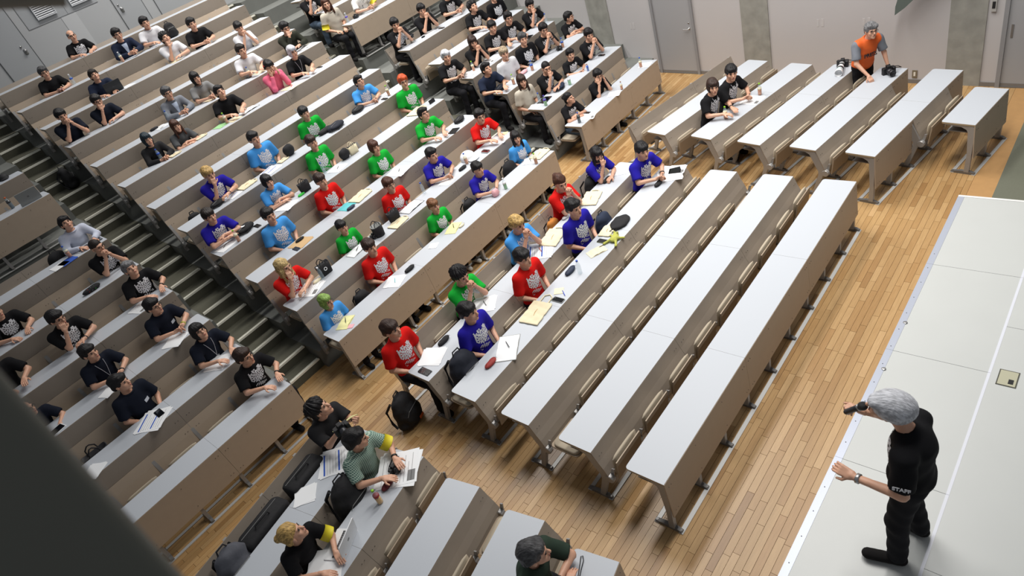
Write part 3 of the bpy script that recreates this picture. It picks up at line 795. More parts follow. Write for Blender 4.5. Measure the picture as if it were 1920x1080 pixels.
def hair_mat(c):
    n = 'hair_'+c
    if n in MATS: return MATS[n]
    m = mat(n, HAIRC[c], .55, spec=.3); nt = m.node_tree; bs = nt.nodes['Principled BSDF']
    tc = nt.nodes.new('ShaderNodeTexCoord'); mp = nt.nodes.new('ShaderNodeMapping'); mp.inputs['Scale'].default_value = (120, 26, 40)
    no = nt.nodes.new('ShaderNodeTexNoise'); no.inputs['Scale'].default_value = 1.; no.inputs['Detail'].default_value = 4
    nt.links.new(tc.outputs['Object'], mp.inputs[0]); nt.links.new(mp.outputs[0], no.inputs['Vector'])
    cr = nt.nodes.new('ShaderNodeValToRGB'); k = .72 if c == 'silver' else .5 if c in ('grey', 'bleach', 'blond', 'ash', 'dgrey') else .65
    c0 = sr(HAIRC[c]); cr.color_ramp.elements[0].position = .38; cr.color_ramp.elements[0].color = (*[v*k for v in c0], 1)
    cr.color_ramp.elements[1].position = .62; cr.color_ramp.elements[1].color = (*[min(1, v*1.25) for v in c0], 1)
    bp = nt.nodes.new('ShaderNodeBump'); bp.inputs['Strength'].default_value = .5; bp.inputs['Distance'].default_value = .01
    nt.links.new(no.outputs['Fac'], cr.inputs[0]); nt.links.new(cr.outputs[0], bs.inputs['Base Color']); nt.links.new(no.outputs['Fac'], bp.inputs['Height']); nt.links.new(bp.outputs['Normal'], bs.inputs['Normal'])
    return m
def hair_mesh(st):
    key = ('hair', st)
    if key not in PC: PC[key] = np_mesh('hair', [(*nets(hair_sdf(st), .0068), 0)], [None])
    return PC[key]
def glasses_mesh():
    if 'gl' not in PC:
        b = MB()
        for s in (-1, 1):
            pts = [(s*.033+.024*math.cos(a), -.104, .002+.017*math.sin(a)) for a in [2*math.pi*i/10 for i in range(11)]]
            b.tube(pts, .0024, 0, 5, False); b.tube([(s*.057, -.103, .006), (s*.080, -.06, .006), (s*.084, .01, .0)], .0022, 0, 5)
        b.tube([(-.010, -.104, .004), (.010, -.104, .004)], .0022, 0, 5)
        PC['gl'] = b.mesh('glasses', [mat('glasses_frame', (30, 26, 26), .4)], True)
    return PC['gl']
CLO = dict(black=(20, 20, 23), navy=(30, 38, 58), dnavy=(20, 25, 38), white=(214, 214, 218), grey=(128, 128, 128), dgrey=(82, 84, 86), charcoal=(40, 40, 42), olive=(44, 46, 38),
           greyblazer=(120, 124, 132), pink=(222, 104, 132), beige=(186, 178, 164), whitepat=(212, 212, 206), red=(206, 22, 18), green=(20, 164, 52), royal=(34, 26, 148), sky=(70, 150, 222),
           whitestripe=(196, 202, 218), check=(104, 136, 124), dgreen=(46, 60, 50), jeans=(70, 84, 100), trousers=(26, 26, 30), shoeblack=(26, 25, 25), shoewhite=(205, 205, 200))
def cmat(c):
    n = 'cloth_'+c
    if n in MATS: return MATS[n]
    m = mat(n, CLO[c], .9, noise=.08, scale=14, bump=.12, spec=.2)
    if c in ('check', 'whitepat'):
        nt = m.node_tree; bs = nt.nodes['Principled BSDF']; tc = nt.nodes.new('ShaderNodeTexCoord')
        if c == 'check':
            ws = []
            for d in ('X', 'Z'):
                wv = nt.nodes.new('ShaderNodeTexWave'); wv.bands_direction = d; wv.inputs['Scale'].default_value = 18; nt.links.new(tc.outputs['Object'], wv.inputs['Vector']); ws.append(wv)
            mu = nt.nodes.new('ShaderNodeMath'); mu.operation = 'MAXIMUM'; nt.links.new(ws[0].outputs['Fac'], mu.inputs[0]); nt.links.new(ws[1].outputs['Fac'], mu.inputs[1])
            cr = nt.nodes.new('ShaderNodeValToRGB'); cr.color_ramp.elements[0].position = .80; cr.color_ramp.elements[0].color = (*sr((86, 116, 108)), 1); cr.color_ramp.elements[1].position = .93; cr.color_ramp.elements[1].color = (*sr((186, 206, 190)), 1)
            nt.links.new(mu.outputs[0], cr.inputs[0])
        else:
            vo = nt.nodes.new('ShaderNodeTexNoise'); vo.inputs['Scale'].default_value = 22; nt.links.new(tc.outputs['Object'], vo.inputs['Vector'])
            cr = nt.nodes.new('ShaderNodeValToRGB'); cr.color_ramp.elements[0].position = .34; cr.color_ramp.elements[0].color = (.02, .02, .02, 1); cr.color_ramp.elements[1].position = .38; cr.color_ramp.elements[1].color = (.65, .65, .62, 1)
            nt.links.new(vo.outputs['Fac'], cr.inputs[0])
        nt.links.new(cr.outputs[0], bs.inputs['Base Color'])
    return m
def band_mesh(pose, i, r=.078, t0=.55, t1=.95):
    key = ('band', pose, i)
    if key not in PC:
        p = mkpose(pose); a, b = p['sh'][i], p['el'][i]; b_ = MB()
        b_.tube([tuple(a+(b-a)*t0), tuple(a+(b-a)*(t0+t1)/2), tuple(a+(b-a)*t1)], [r, r+.003, r+.002], 0, 16)
        PC[key] = b_.mesh('armband', [mat('armband_yellow', (222, 206, 40), .6)], True)
    return PC[key]
def lanyard_mesh(pose):
    key = ('lan', pose)
    if key not in PC:
        T = shirt_sdf(pose, 'tee'); p = mkpose(pose); b = MB(); zt = p['neck'][2]; c = p['chest']
        for s in (-1, 1):
            xs_ = np.linspace(s*.062, 0, 9); zs_ = np.linspace(zt-.03, c[2]-.10, 9)
            P = march(T, xs_, zs_); P[:, 1] -= .007
            b.tube([(s*.062, p['neck'][1]+.045, zt+.0)]+[tuple(q) for q in P], .004, 0, 5)
        q = march(T, np.array([0.]), np.array([c[2]-.14]))[0]
        b.box(-.03, .03, q[1]-.012, q[1]-.006, q[2]-.045, q[2]+.035, 0)
        PC[key] = b.mesh('lanyard', [mat('lanyard_grey', (168, 170, 178), .6)])
    return PC[key]
def badge_mesh(pose):
    key = ('badge', pose)
    if key not in PC:
        T = shirt_sdf(pose, 'tee'); p = mkpose(pose); X, Z = np.meshgrid(np.linspace(.045, .115, 4), p['chest'][2]+np.linspace(-.03, .015, 3), indexing='ij')
        P = march(T, X.ravel(), Z.ravel()); P[:, 1] -= .007
        F = [(i*3+j, (i+1)*3+j, (i+1)*3+j+1, i*3+j+1) for i in range(3) for j in range(2)]
        PC[key] = np_mesh('name_badge', [(P, np.array(F), 0)], [mat('badge_white', (200, 206, 216), .4)])
    return PC[key]
def inner_mesh(pose):
    key = ('inner', pose)
    if key not in PC:
        T = shirt_sdf(pose, 'long'); p = mkpose(pose); F = []; nx = 8; nz = 12
        us = np.linspace(-1, 1, nx+1); vs = np.linspace(0, 1, nz+1); zt, zb = p['neck'][2]-.045, p['chest'][2]-.10
        X = np.array([[u*(.006+.05*v) for v in vs] for u in us]); Z = np.array([[zb+(zt-zb)*v for v in vs] for u in us])
        P = march(T, X.ravel(), Z.ravel()); P[:, 1] -= .005
        for i in range(nx):
            for j in range(nz): a = i*(nz+1)+j; F.append((a, a+nz+1, a+nz+2, a+1))
        PC[key] = np_mesh('shirt_front', [(P, np.array(F), 0)], [mat('shirt_front_blue', (186, 200, 222), .7)])
    return PC[key]
def collar_mesh(pose):
    key = ('collar', pose)
    if key not in PC:
        p = mkpose(pose); n = p['neck']; b = MB(); pts = []
        for i in range(15):
            a = R(-250+i*320/14+0); pts.append((n[0]+.075*math.cos(a), n[1]-.012+.066*math.sin(a), n[2]+.008+.022*math.sin(a)))
        b.tube(pts, .012, 0, 6); PC[key] = b.mesh('collar', [None], True)
    return PC[key]
YAWS = (-.50, -.22, .06)
def person(spec):
    (pid, x, y, z, sc, hair, hairc, top, topc, pose, flags, label) = spec
    t = math.atan2((3.6 if x < -.5 else 1.7)-x, 1.7+y)
    body_r = max(-.22, min(.22, t*.35))
    hy = t-body_r
    if 'd' in flags: hy *= .2
    hy = {'p95': .75, 'p94': .85, 'p96': .6, 'p93': .45, 'p42': .6, 'p50': .4}.get(pid, hy); hy = min((-.7, -.35, -.05, .25, .55, .85), key=lambda q: abs(q-hy)); hp = .42 if 'd' in flags else (-.06 if pose in 'BCG' else .08)
    hp = -.12 if pid == 'p94' else hp
    if pose in 'BCG': hy = max(-.35, min(.25, hy))
    root = empty('person', (x, y, z), body_r)
    root.scale = (sc*(.92 if 'f' in flags else 1.), sc, sc)
    tag(root, label, 'person', 'people seated in the lecture hall')
    P = mkpose(pose)
    inst('body', body_mesh(pose, hy, hp), root)
    inst('shirt', shirt_mesh(pose, top), root, m=cmat(topc))
    hl = tuple(P['head']); hr = (-hp, 0, hy)
    def onhead(name, me, m=None, sc_=None):
        o = inst(name, me, root, hl, (0, 0, 0), sc_, m); o.rotation_mode = 'XYZ'
        o.rotation_euler = (Matrix.Rotation(hy, 4, 'Z') @ Matrix.Rotation(-hp, 4, 'X')).to_euler('XYZ'); return o
    onhead('hair', hair_mesh(hair), hair_mat(hairc))
    if hair == 'twin':
        b = MB()
        for s in (-1, 1): b.lathe([(.01, -.012), (.026, -.006), (.026, .006), (.01, .012)], (s*.09, .025, .05), 8)
        onhead('hair_tie', b.mesh('hair_tie', [mat('hair_tie_red', (190, 20, 30), .6)], True))
    if 'g' in flags: onhead('glasses', glasses_mesh())
    if 'm2' in flags:
        b = MB(); v, f = uvell((0, -.070, -.062), (.056, .044, .040), 12, 8); b.add(v, f); onhead('face_mask', b.mesh('face_mask', [mat('mask_black', (30, 28, 30), .8)], True))
    elif 'm' in flags:
        b = MB(); v, f = uvell((0, -.103, -.046), (.022, .006, .005)); b.add(v, f); onhead('moustache', b.mesh('moustache', [hair_mat('black')], True))
    seated = P['legs'] == 'sit'
    tc = 'jeans' if ('j' in flags or pid == 'p22') else 'trousers'
    inst('trousers', trouser_mesh(pose), root, m=cmat(tc))
    for i in (0, 1): inst('shoe', shoe_mesh(pose, i), root, m=cmat('shoewhite' if pid in ('p65', 'p68', 'p50') else 'shoeblack'))
    if 'P' in flags: inst('shirt_print', emblem_mesh(pose), root)
    if 'a' in flags: inst('armband', band_mesh(pose, 1 if pid != 'p21' else 0), root)
    if 'l' in flags: inst('lanyard', lanyard_mesh(pose), root)
    if 'b' in flags: inst('name_badge', badge_mesh(pose), root)
    if 'i' in flags: inst('shirt_front', inner_mesh(pose), root)
    if pid in ('p3', 'p4', 'p11', 'p12', 'p14', 'p33', 'p48', 'p21', 'p13', 'p81', 'p82', 'p83', 'p94', 'p96', 'p55'): inst('collar', collar_mesh(pose), root, m=cmat(topc))
    if pid in ('p57', 'p83', 'p85', 'p93', 'p75', 'p94', 'p96', 'p80', 'p81', 'p51', 'p43', 'p33', 'p58'):
        wv = P['wr'][1] - (P['wr'][1]-P['el'][1])*.12; ax = Vector(P['wr'][1]-P['el'][1]).normalized()
        b = MB(); b.lathe([(.029, -.010), (.034, -.008), (.034, .008), (.029, .010)], (0, 0, 0), 14, 0, Matrix.Translation(Vector(wv)) @ ax.to_track_quat('Z', 'Y').to_matrix().to_4x4())
        b.build('wristwatch' if pid not in ('p94',) else 'bracelet', mat('watch_'+('lime' if pid == 'p83' else 'dark'), (170, 180, 60) if pid == 'p83' else (36, 34, 34), .4), root, True)
    return root
# ================================================================= THINGS ON DESKS, SEATS AND FLOOR
PCOL = dict(white=(232, 234, 236), cream=(226, 216, 186), yellow=(224, 220, 160), teal=(88, 186, 192), kraft=(196, 162, 116), blue=(40, 84, 180), mint=(150, 200, 140), pink=(226, 170, 176), black=(24, 24, 27), navy=(34, 44, 66),
            green=(60, 200, 70), red=(150, 36, 34), dnavybag=(28, 32, 44), greybag=(82, 84, 92), orangebag=(190, 120, 50), silver=(150, 152, 150), olive=(120, 124, 96), darkred=(92, 24, 32), redpouch=(150, 50, 44),
            tea=(206, 122, 36), water=(205, 222, 232), cola=(34, 22, 18), juice=(238, 178, 60), lime=(140, 200, 40), orange=(214, 96, 40), brown=(140, 80, 46), purple=(76, 56, 170), checker=(190, 190, 190), bluepen=(40, 80, 200), pinkpen=(210, 60, 130), grey=(120, 120, 120), dark=(40, 40, 44))
def pm_(c, rough=.6, **k): return mat('prop_%s_%d' % (c, int(rough*100)), PCOL[c], rough, **k)
M_LBAG = mat('bag_cloth_black', (24, 24, 27), .85, noise=.25, scale=18, bump=.3)
M_CREAM = mat('bag_canvas', (222, 210, 178), .9, noise=.06, scale=20, bump=.3)
def p_paper(k):
    s = k.get('s', 1.); w, d = .105*s*1.15, .148*s*1.15
    b = MB(); b.box(-w, w, -d*.72, d*.72, 0, .003, 0)
    M2 = Matrix.Rotation(R(9), 4, 'Z'); b.box(-w*.94, w*.98, -d*.68, d*.72, .003, .0045, 0, M2)
    b2 = None; pr = k.get('pr')
    o = b.build('paper', pm_(k.get('col', 'white'), .7))
    if pr:
        q = MB(); cc = {'blue': 'blue', 'dark': 'grey', 'green': 'green'}[pr]
        n_ = 9 if pr != 'green' else 3
        for i in range(n_):
            yy = d*.55-i*d*1.15/n_; th = .05 if (i == 0 or i == 5) and pr == 'blue' else .009
            q.box(-w*.8, w*(.78, .5, .7, .3)[i % 4 if th < .02 else 0], yy-d*th, yy+d*th*.4, .0046, .0052, 0 if th > .02 or pr != 'blue' else 1, M2)
        if pr == 'dark': q.box(-w*.8, -w*.2, -d*.6, -d*.35, .0046, .0052, 0, M2)
        q.build('printed_lines', [pm_('blue' if pr == 'blue' else cc, .7), pm_('grey', .7)], o)
    if k.get('pen'): p_pen(dict(col=k['pen'], parent=o))
    return o
def p_pen(k):
    b = MB(); b.tube([(-.065, 0, .009), (.055, .0, .009), (.07, 0, .009)], [.0045, .0045, .001], 0, 6); b.box(.0, -.045+.0, .003, .005, .012, .014)
    o = b.build('pen', pm_({'orange': 'orange', 'teal': 'teal'}.get(k.get('col'), k.get('col', 'black')), .4), k.get('parent'), True)
    if k.get('parent'): o.location = (.02, .0, .004); o.rotation_euler = (0, 0, .5)
    return o
def p_notebook(k):
    s = k.get('s', 1.); w, d = .125*s, .092*s; e = empty('notebook')
    b = MB(); b.box(-w*1.62, w*1.62, -d*1.35, d*1.35, 0, .004); b.build('cover', pm_(k.get('col', 'black') if k.get('col') not in ('white',) else 'silver', .5), e)
    pc = pm_('yellow' if k.get('col') == 'yellow' else 'cream' if k.get('col') == 'cream' else 'white', .7)
    for s_ in (-1, 1):
        b = MB(); n = 6; v = []
        for i in range(n+1):
            x = s_*w*1.55*i/n; h = .004+.012*math.sin(math.pi*min(1, (i/n)*1.2+.12))**.7 if i < n else .005
            v += [(x, -d*1.28, h), (x, d*1.28, h)]
        f = [(2*i, 2*i+2, 2*i+3, 2*i+1) if s_ > 0 else (2*i+1, 2*i+3, 2*i+2, 2*i) for i in range(n)]
        b.add(v, f); b.build('pages', pc, e)
    if k.get('col') in ('white', 'yellow'): p = p_pen(dict(col='dark', parent=e)); p.location = (w*.3, 0, .02)
    return e
def p_phone(k):
    s = k.get('s', 1.)
    if k.get('stand'):
        b = MB(); M = Matrix.Rotation(R(80), 4, 'X'); b.rbox(-.075, .075, 0, .075, 0, .012, .01, 0, M=M); o = b.build('phone', pm_('black', .3)); q = MB(); q.box(-.03, .03, 0, .04, 0, .01); q.build('stand', pm_('black', .5), o); return o
    b = MB(); b.rbox(-.038*s, .038*s, -.078*s, .078*s, 0, .010, .010, 0, top=.002)
    o = b.build('phone', pm_(k.get('col', 'black'), .25)); b = MB(); b.rbox(-.034*s, .034*s, -.073*s, .073*s, .010, .0108, .008); b.build('screen', mat('glass_dark', (14, 15, 18), .08, coat=.5), o)
    b = MB(); b.rbox(.008*s, .03*s, .045*s, .07*s, .0108, .0125, .004); b.build('lens_plate', pm_('dark', .3), o)
    if k.get('stack'):
        b = MB(); b.rbox(-.05, .05, -.08, .08, -.018, -.002, .01); b.build('lower_case', pm_('silver', .4), o); o.location.z = .018
        o['lift'] = .018
    return o
def p_tablet(k):
    s = k.get('s', 1.); b = MB(); b.rbox(-.115*s, .115*s, -.08*s, .08*s, 0, .009, .012, 0, top=.002); o = b.build('tablet', pm_('dark' if k.get('dark') else 'white', .3))
    b = MB(); b.rbox(-.103*s, .103*s, -.07*s, .07*s, .009, .0098, .004); b.build('screen', MATS.get('glass_dark') or mat('glass_dark', (14, 15, 18), .08, coat=.5), o); return o
def p_pouch(k):
    s = k.get('s', 1.); tall = k.get('tall'); c = k.get('col', 'black'); T = SDF(.02)
    w, d, h = .085*s, .034*s, (.055*s if tall else .022*s)
    if tall: w = .055*s; d = .045*s
    T.add(ell((0, 0, h*.9), (w, d, h))).add(ell((w*.35, 0, h*1.0), (w*.6, d*.95, h*.95))).add(ell((-w*.4, .002, h*.85), (w*.55, d*.9, h*.85)))
    T.post.append(wrinkle(.003)); T.post.append(lambda P, dd: np.maximum(dd, -P[:, 2]))
    me = cached(('pouch', s, bool(tall)), lambda: np_mesh('pouch', [(*nets(T, .008), 0)], [None])); o = inst('pouch', me, None, m=pm_(c, .7, bump=.2) if c != 'black' else M_LBAG)
    b = MB(); b.tube([(-w*.8, 0, h*1.74), (0, -.002, h*1.95), (w*.8, 0, h*1.80)], .0025, 0, 5); b.tube([(w*.8, 0, h*1.8), (w*1.05, -.01, h*1.3), (w*1.1, -.015, h*.8)], .0022, 0, 5)
    b.build('zip', pm_('grey' if c == 'black' else 'dark', .4), o); 
    if k.get('col2'):
        b = MB()
        for i, cc in enumerate((-.03, 0, .03)): b.tube([(cc*s, -d*1.0, h*.6), (cc*s, -d*.5, h*1.7), (cc*s, d*.6, h*1.6)], .004*s, i, 5)
        b.build('stripe', [pm_('red'), pm_('white'), pm_('green')], o)
    return o
def p_cap(k):
    s = k.get('s', 1.); T = SDF(.02); T.add(ell((0, 0, .02*s), (.09*s, .085*s, .075*s))).add(ell((0, -.09*s, .012*s), (.07*s, .06*s, .012*s)), .01); T.post.append(lambda P, dd: np.maximum(dd, -P[:, 2]))
    o = inst('cap', np_mesh('cap', [(*nets(T, .009), 0)], [None]), None, m=pm_(k.get('col', 'black'), .7)); b = MB(); b.lathe([(.008, 0), (.009, .006), (.004, .01)], (0, 0, .092*s), 8); b.build('button', pm_('grey'), o); return o
def pet_mat():
    m = mat('pet_plastic', (205, 226, 236), .1)
    m.node_tree.nodes['Principled BSDF'].inputs['Alpha'].default_value = .22
    return m
def p_bottle(k):
    s = k.get('s', 1.)
    prof = [(.026, 0), (.0315, .006), (.032, .05), (.0295, .06), (.032, .07), (.032, .125), (.030, .14), (.024, .16), (.0135, .185), (.0125, .195)]
    prof = [(r*s, z*s) for r, z in prof]; liq = k.get('liq', 'tea')
    b = MB(); b.lathe(prof, n=14); e = b.build('bottle', pet_mat(), None, True)
    if liq != 'water':
        zl = {'tea': .10, 'juice': .085, 'cola': .15, 'mint': .12, 'blue': .16}[liq]
        b = MB(); b.lathe([(.0245*s, .003), (.0298*s, .008*s), (.0300*s, .05*s), (.0278*s, .06*s), (.0300*s, .07*s), (.0300*s, zl*s)], n=14); b.build('liquid', mat('liquid_'+liq, PCOL[liq], .15, coat=.3), e, True)
    lc = k.get('lbc') or {'tea': None, 'cola': 'dark', 'mint': 'white', 'blue': 'blue'}.get(liq)
    if lc or liq == 'tea':
        b = MB(); b.lathe([(.0326*s, .104*s), (.0326*s, .132*s)], n=14); b.build('bottle_label', pm_(lc or 'cream', .5), e, True)
    b = MB(); b.lathe([(.0155*s, .190*s), (.0155*s, .208*s), (.013*s, .211*s)], n=12); b.build('bottle_cap', pm_(k.get('cap', 'white'), .4), e, True)
    return e
def p_tote(k):
    s = k.get('s', 1.); T = SDF(.01); w, d = .155*s, .11*s
    T.add(ell((0, 0, .008), (w, d, .02))); 
    def bx(P):
        q = np.abs(P-V3(0, 0, .010))-V3(w, d, .006); return np.linalg.norm(np.maximum(q, 0), axis=1)+np.minimum(q.max(1), 0)-.004
    bx.lo = V3(-w-.01, -d-.01, -.01); bx.hi = V3(w+.01, d+.01, .03)
    T.p = [(bx, .01)]; T.post.append(lambda P, dd: dd+.004*np.sin(P[:, 0]*42+P[:, 1]*25)*np.sin(P[:, 1]*37-P[:, 0]*12)); T.post.append(lambda P, dd: np.maximum(dd, -P[:, 2]))
    me = cached(('tote', s), lambda: np_mesh('tote_bag', [(*nets(T, .009), 0)], [None])); o = inst('tote_bag', me, None, m=M_CREAM)
    b = MB(); b.tube([(-w*.3, -.01, .021), (.0, .004, .024), (w*.3, .0, .021)], .004, 0, 5); b.build('fold_seam', pm_('kraft', .8), o)
    b = MB(); hh = .16 if k.get('handle') else .05
    b.tube([(w*.9, -d*.5, .012), (w+hh*.7, -d*.5, .010), (w+hh, -d*.1, .008), (w+hh*.8, d*.35, .010), (w*.9, d*.4, .012)], .008, 0, 6); b.build('handle', M_CREAM, o, True)
    return o
def p_backpack(k):
    s = k.get('s', 1.); c = k.get('col', 'black'); m = M_LBAG if c == 'black' else pm_(c, .85, noise=.2, scale=15, bump=.3)
    T = SDF(.04)
    if k.get('flat'):
        T.add(ell((0, 0, .05*s), (.19*s, .12*s, .06*s))).add(ell((.07*s, .02*s, .06*s), (.10*s, .09*s, .05*s))).add(ell((-.12*s, .0, .04*s), (.07*s, .08*s, .045*s)))
    else:
        T.add(ell((0, 0, .16*s), (.14*s, .085*s, .17*s))).add(ell((0, 0, .06*s), (.15*s, .095*s, .075*s))).add(ell((0, -.07*s, .12*s), (.11*s, .05*s, .10*s))).add(ell((0, .0, .27*s), (.10*s, .06*s, .06*s)))
    T.post.append(wrinkle(.005)); T.post.append(lambda P, dd: np.maximum(dd, -P[:, 2]))
    me = cached(('bp', s, bool(k.get('flat'))), lambda: np_mesh('backpack', [(*nets(T, .0115), 0)], [None])); o = inst('backpack', me, None, m=m)
    b = MB()
    if k.get('flat'): b.tube([(-.17*s, -.02, .06*s), (-.20*s, -.10*s, .03*s), (-.06*s, -.15*s, .012), (.06*s, -.13*s, .03)], .010, 0, 6)
    else:
        b.tube([(-.045*s, .02, .315*s), (-.03*s, .02, .365*s), (.03*s, .02, .365*s), (.045*s, .02, .315*s)], .009, 0, 6)
        for q in (-1, 1): b.tube([(q*.07*s, .06*s, .29*s), (q*.09*s, .13*s, .20*s), (q*.11*s, .11*s, .08*s), (q*.12*s, .07*s, .03*s)], .012*s, 0, 6)
    b.build('strap', M_LBAG, o, True)
    b = MB()
    if k.get('flat'): b.tube([(-.14*s, -.05*s, .095*s), (0, -.03*s, .114*s), (.13*s, -.02*s, .108*s)], .004, 0, 5)
    else: b.tube([(-.10*s, -.09*s, .17*s), (-.07*s, -.105*s, .21*s), (.07*s, -.105*s, .21*s), (.10*s, -.09*s, .17*s)], .004, 0, 5)
    b.build('zip', pm_('grey', .4), o)
    if k.get('red'): b = MB(); b.rbox(-.045, .045, -.02, .02, 0, .006, .004, M=Matrix.Translation((.03, -.178, .10)) @ Matrix.Rotation(R(90), 4, 'X')); b.build('red_patch', pm_('orange', .5), o)
    if k.get('logo'): b = MB(); b.lathe([(.035, .0), (.035, .004)], (-.02, -.02, .112*s), 12); b.build('emblem', pm_('white'), o)
    return o
def p_bag(k):
    s = k.get('s', 1.); c = k.get('col', 'black'); m = M_CREAM if c == 'cream' else M_LBAG
    e = empty('handbag')
    w, d, h = .12*s, .05*s, .20*s
    if k.get('flat'):
        T = SDF(.03); T.add(ell((0, 0, .03), (.17*s, .11*s, .035))).add(ell((.03, 0, .02), (.18*s, .12*s, .02))); T.post.append(wrinkle(.005)); T.post.append(lambda P, dd: np.maximum(dd, -P[:, 2]))
        o = inst('bag_body', np_mesh('bag_body', [(*nets(T, .011), 0)], [None]), e, m=m); b = MB(); b.tube([(-.15, 0, .03), (-.22, .03, .015), (-.22, -.05, .015), (-.14, -.05, .03)], .008, 0, 6); b.build('handle', m, e, True); return e
    b = MB(); n = 20; v = []; rr = k.get('rnd')
    for z, q in ((0, .92), (h*.5, 1.0), (h, 1.04), (h*.99, .97), (h*.35, .9)):
        for i in range(n):
            a = 2*math.pi*i/n; cx, cy = math.cos(a), math.sin(a); pw = .5 if not rr else 1
            v.append((w*(.8 if rr else 1)*q*math.copysign(abs(cx)**pw, cx), (w*.8 if rr else d)*q*math.copysign(abs(cy)**pw, cy), z+.006*math.sin(3*a)*(z > 0)))
    f = [(j*n+i, j*n+(i+1) % n, (j+1)*n+(i+1) % n, (j+1)*n+i) for j in range(4) for i in range(n)]+[tuple(range(n-1, -1, -1)), tuple(range(4*n, 5*n))]
    b.add(v, f); b.m = [0]*(2*n)+[1]*(2*n)+[0, 1]; b.build('bag_body', [m, pm_('silver' if rr else 'dark', .6)], e, True)
    for q in (-1, 1):
        b = MB(); b.tube([(-w*.45, q*d*.9, h*.93), (-w*.4, q*d*1.0, h*1.18), (-w*.1, q*d*.8, h*1.36), (w*.1, q*d*.8, h*1.36), (w*.4, q*d*1.0, h*1.18), (w*.45, q*d*.9, h*.93)], .006*s+.001, 0, 6); b.build('handle', m, e, True)
    if k.get('logo'): b = MB(); b.lathe([(.03, 0), (.03, .003), (.018, .003), (.018, .0)], (0, 0, 0), 12, 0, Matrix.Translation((0, -d*1.03, h*.55)) @ Matrix.Rotation(R(90), 4, 'X')); b.build('emblem', pm_('white'), e)
    return e
def p_laptop(k):
    c = k.get('col', 'silver'); m = pm_(c if c != 'white' else 'white', .35); e = empty('laptop')
    b = MB(); b.rbox(-.165, .165, -.115, .115, 0, .016, .012, 0, top=.002); b.build('base', m, e)
    kk = MB()
    for r_ in range(5):
        for q in range(13): kk.box(-.142+q*.0220, -.142+q*.0220+.0185, -.065+r_*-.0+.020*r_-.0, -.065+.020*r_+.016, .016, .0185)
    # keyboard sits away from the hinge-side user edge; user is on +y, screen at -y
    o = kk.build('keyboard', pm_('dark', .5), e); o['kind'] = 'stuff'; o.rotation_euler = (0, 0, math.pi); o.location = (0, -.035, 0)
    M = Matrix.Translation((0, -.112, .012)) @ Matrix.Rotation(R(104), 4, 'X')
    b = MB(); b.rbox(-.165, .165, .0, .215, -.004, .004, .012, 0, M=M); b.build('lid', m, e)
    b = MB(); b.rbox(-.153, .153, .012, .200, -.0052, -.004, .003, 0, M=M); b.build('screen', mat('laptop_screen', (60, 66, 78), .15), e)
    b = MB(); b.rbox(-.017, .017, .09, .12, .004, .0048, .008, 0, M=M); b.build('lid_emblem', pm_('grey' if c != 'black' else 'dark', .3), e)
    return e
def p_camera(k):
    s = 1.35 if k.get('big') else .95; e = empty('camera'); b = MB()
    b.rbox(-.065*s, .065*s, -.025*s, .025*s, 0, .075*s, .012, 0, top=.006); b.rbox(-.022*s, .022*s, -.03*s, .022*s, .075*s, .098*s, .006, 0, top=.006); b.rbox(.035*s, .068*s, -.045*s, .02*s, 0, .078*s, .012, 0, top=.008)
    b.build('camera_body', pm_('black', .5), e)
    b = MB(); M = Matrix.Translation((-.005, -.02*s, .042*s)) @ Matrix.Rotation(R(90), 4, 'X'); L = .14 if k.get('big') else .055
    b.lathe([(.033*s, 0), (.033*s, L*.4), (.030*s, L*.42), (.030*s, L*.7), (.036*s, L*.75), (.036*s, L), (.030*s, L), (.028*s, L-.012)], (0, 0, 0), 16, 0, M); b.build('lens', pm_('dark', .35), e, True)
    b = MB(); yl = k.get('strapcol'); b.tube([(.066*s, 0, .07*s), (.12*s, .03, .05*s), (.17*s, .07, .012), (.12*s, .12, .010), (.03*s, .10, .010), (-.04*s, .06, .02), (-.066*s, 0, .07*s)], .006, 0, 6)
    b.build('neck_strap', pm_('yellow' if yl else 'black', .6), e, True); return e
def p_telecam(k):
    e = p_camera(dict(big=1)); 
    for c in list(e.children):
        if c.name.startswith('lens'): bpy.data.objects.remove(c)
    M = Matrix.Translation((-.005, -.03, .057)) @ Matrix.Rotation(R(90), 4, 'X')
    for nm, prof, mm in (('lens', [(.042, 0), (.042, .06), (.044, .06), (.044, .13), (.052, .16), (.052, .19)], pm_('white', .35)), ('focus_ring', [(.053, .19), (.053, .24)], pm_('black', .6)), ('front_barrel', [(.052, .24), (.056, .27), (.056, .30)], pm_('white', .35)),
                         ('lens_hood', [(.060, .30), (.060, .37), (.055, .37), (.055, .31)], pm_('white', .35)), ('front_glass', [(.05, .305), (.02, .30)], MATS['glass_dark']), ('zoom_ring', [(.0455, .07), (.0455, .11)], pm_('black', .6)), ('green_ring', [(.0565, .275), (.0565, .285)], pm_('teal', .4))):
        b = MB(); b.lathe(prof, (0, 0, 0), 20, 0, M); b.build(nm, mm, e, True)
    return e
def p_tripodcam(k):
    e = p_camera({}); 
    for c in e.children: c.location.z += .10
    b = MB()
    for a in (90, 210, 330): b.tube([(0, 0, .10), (.07*math.cos(R(a)), .07*math.sin(R(a)), .005)], .006, 0, 6)
    b.build('mini_tripod', pm_('black', .5), e, True); return e
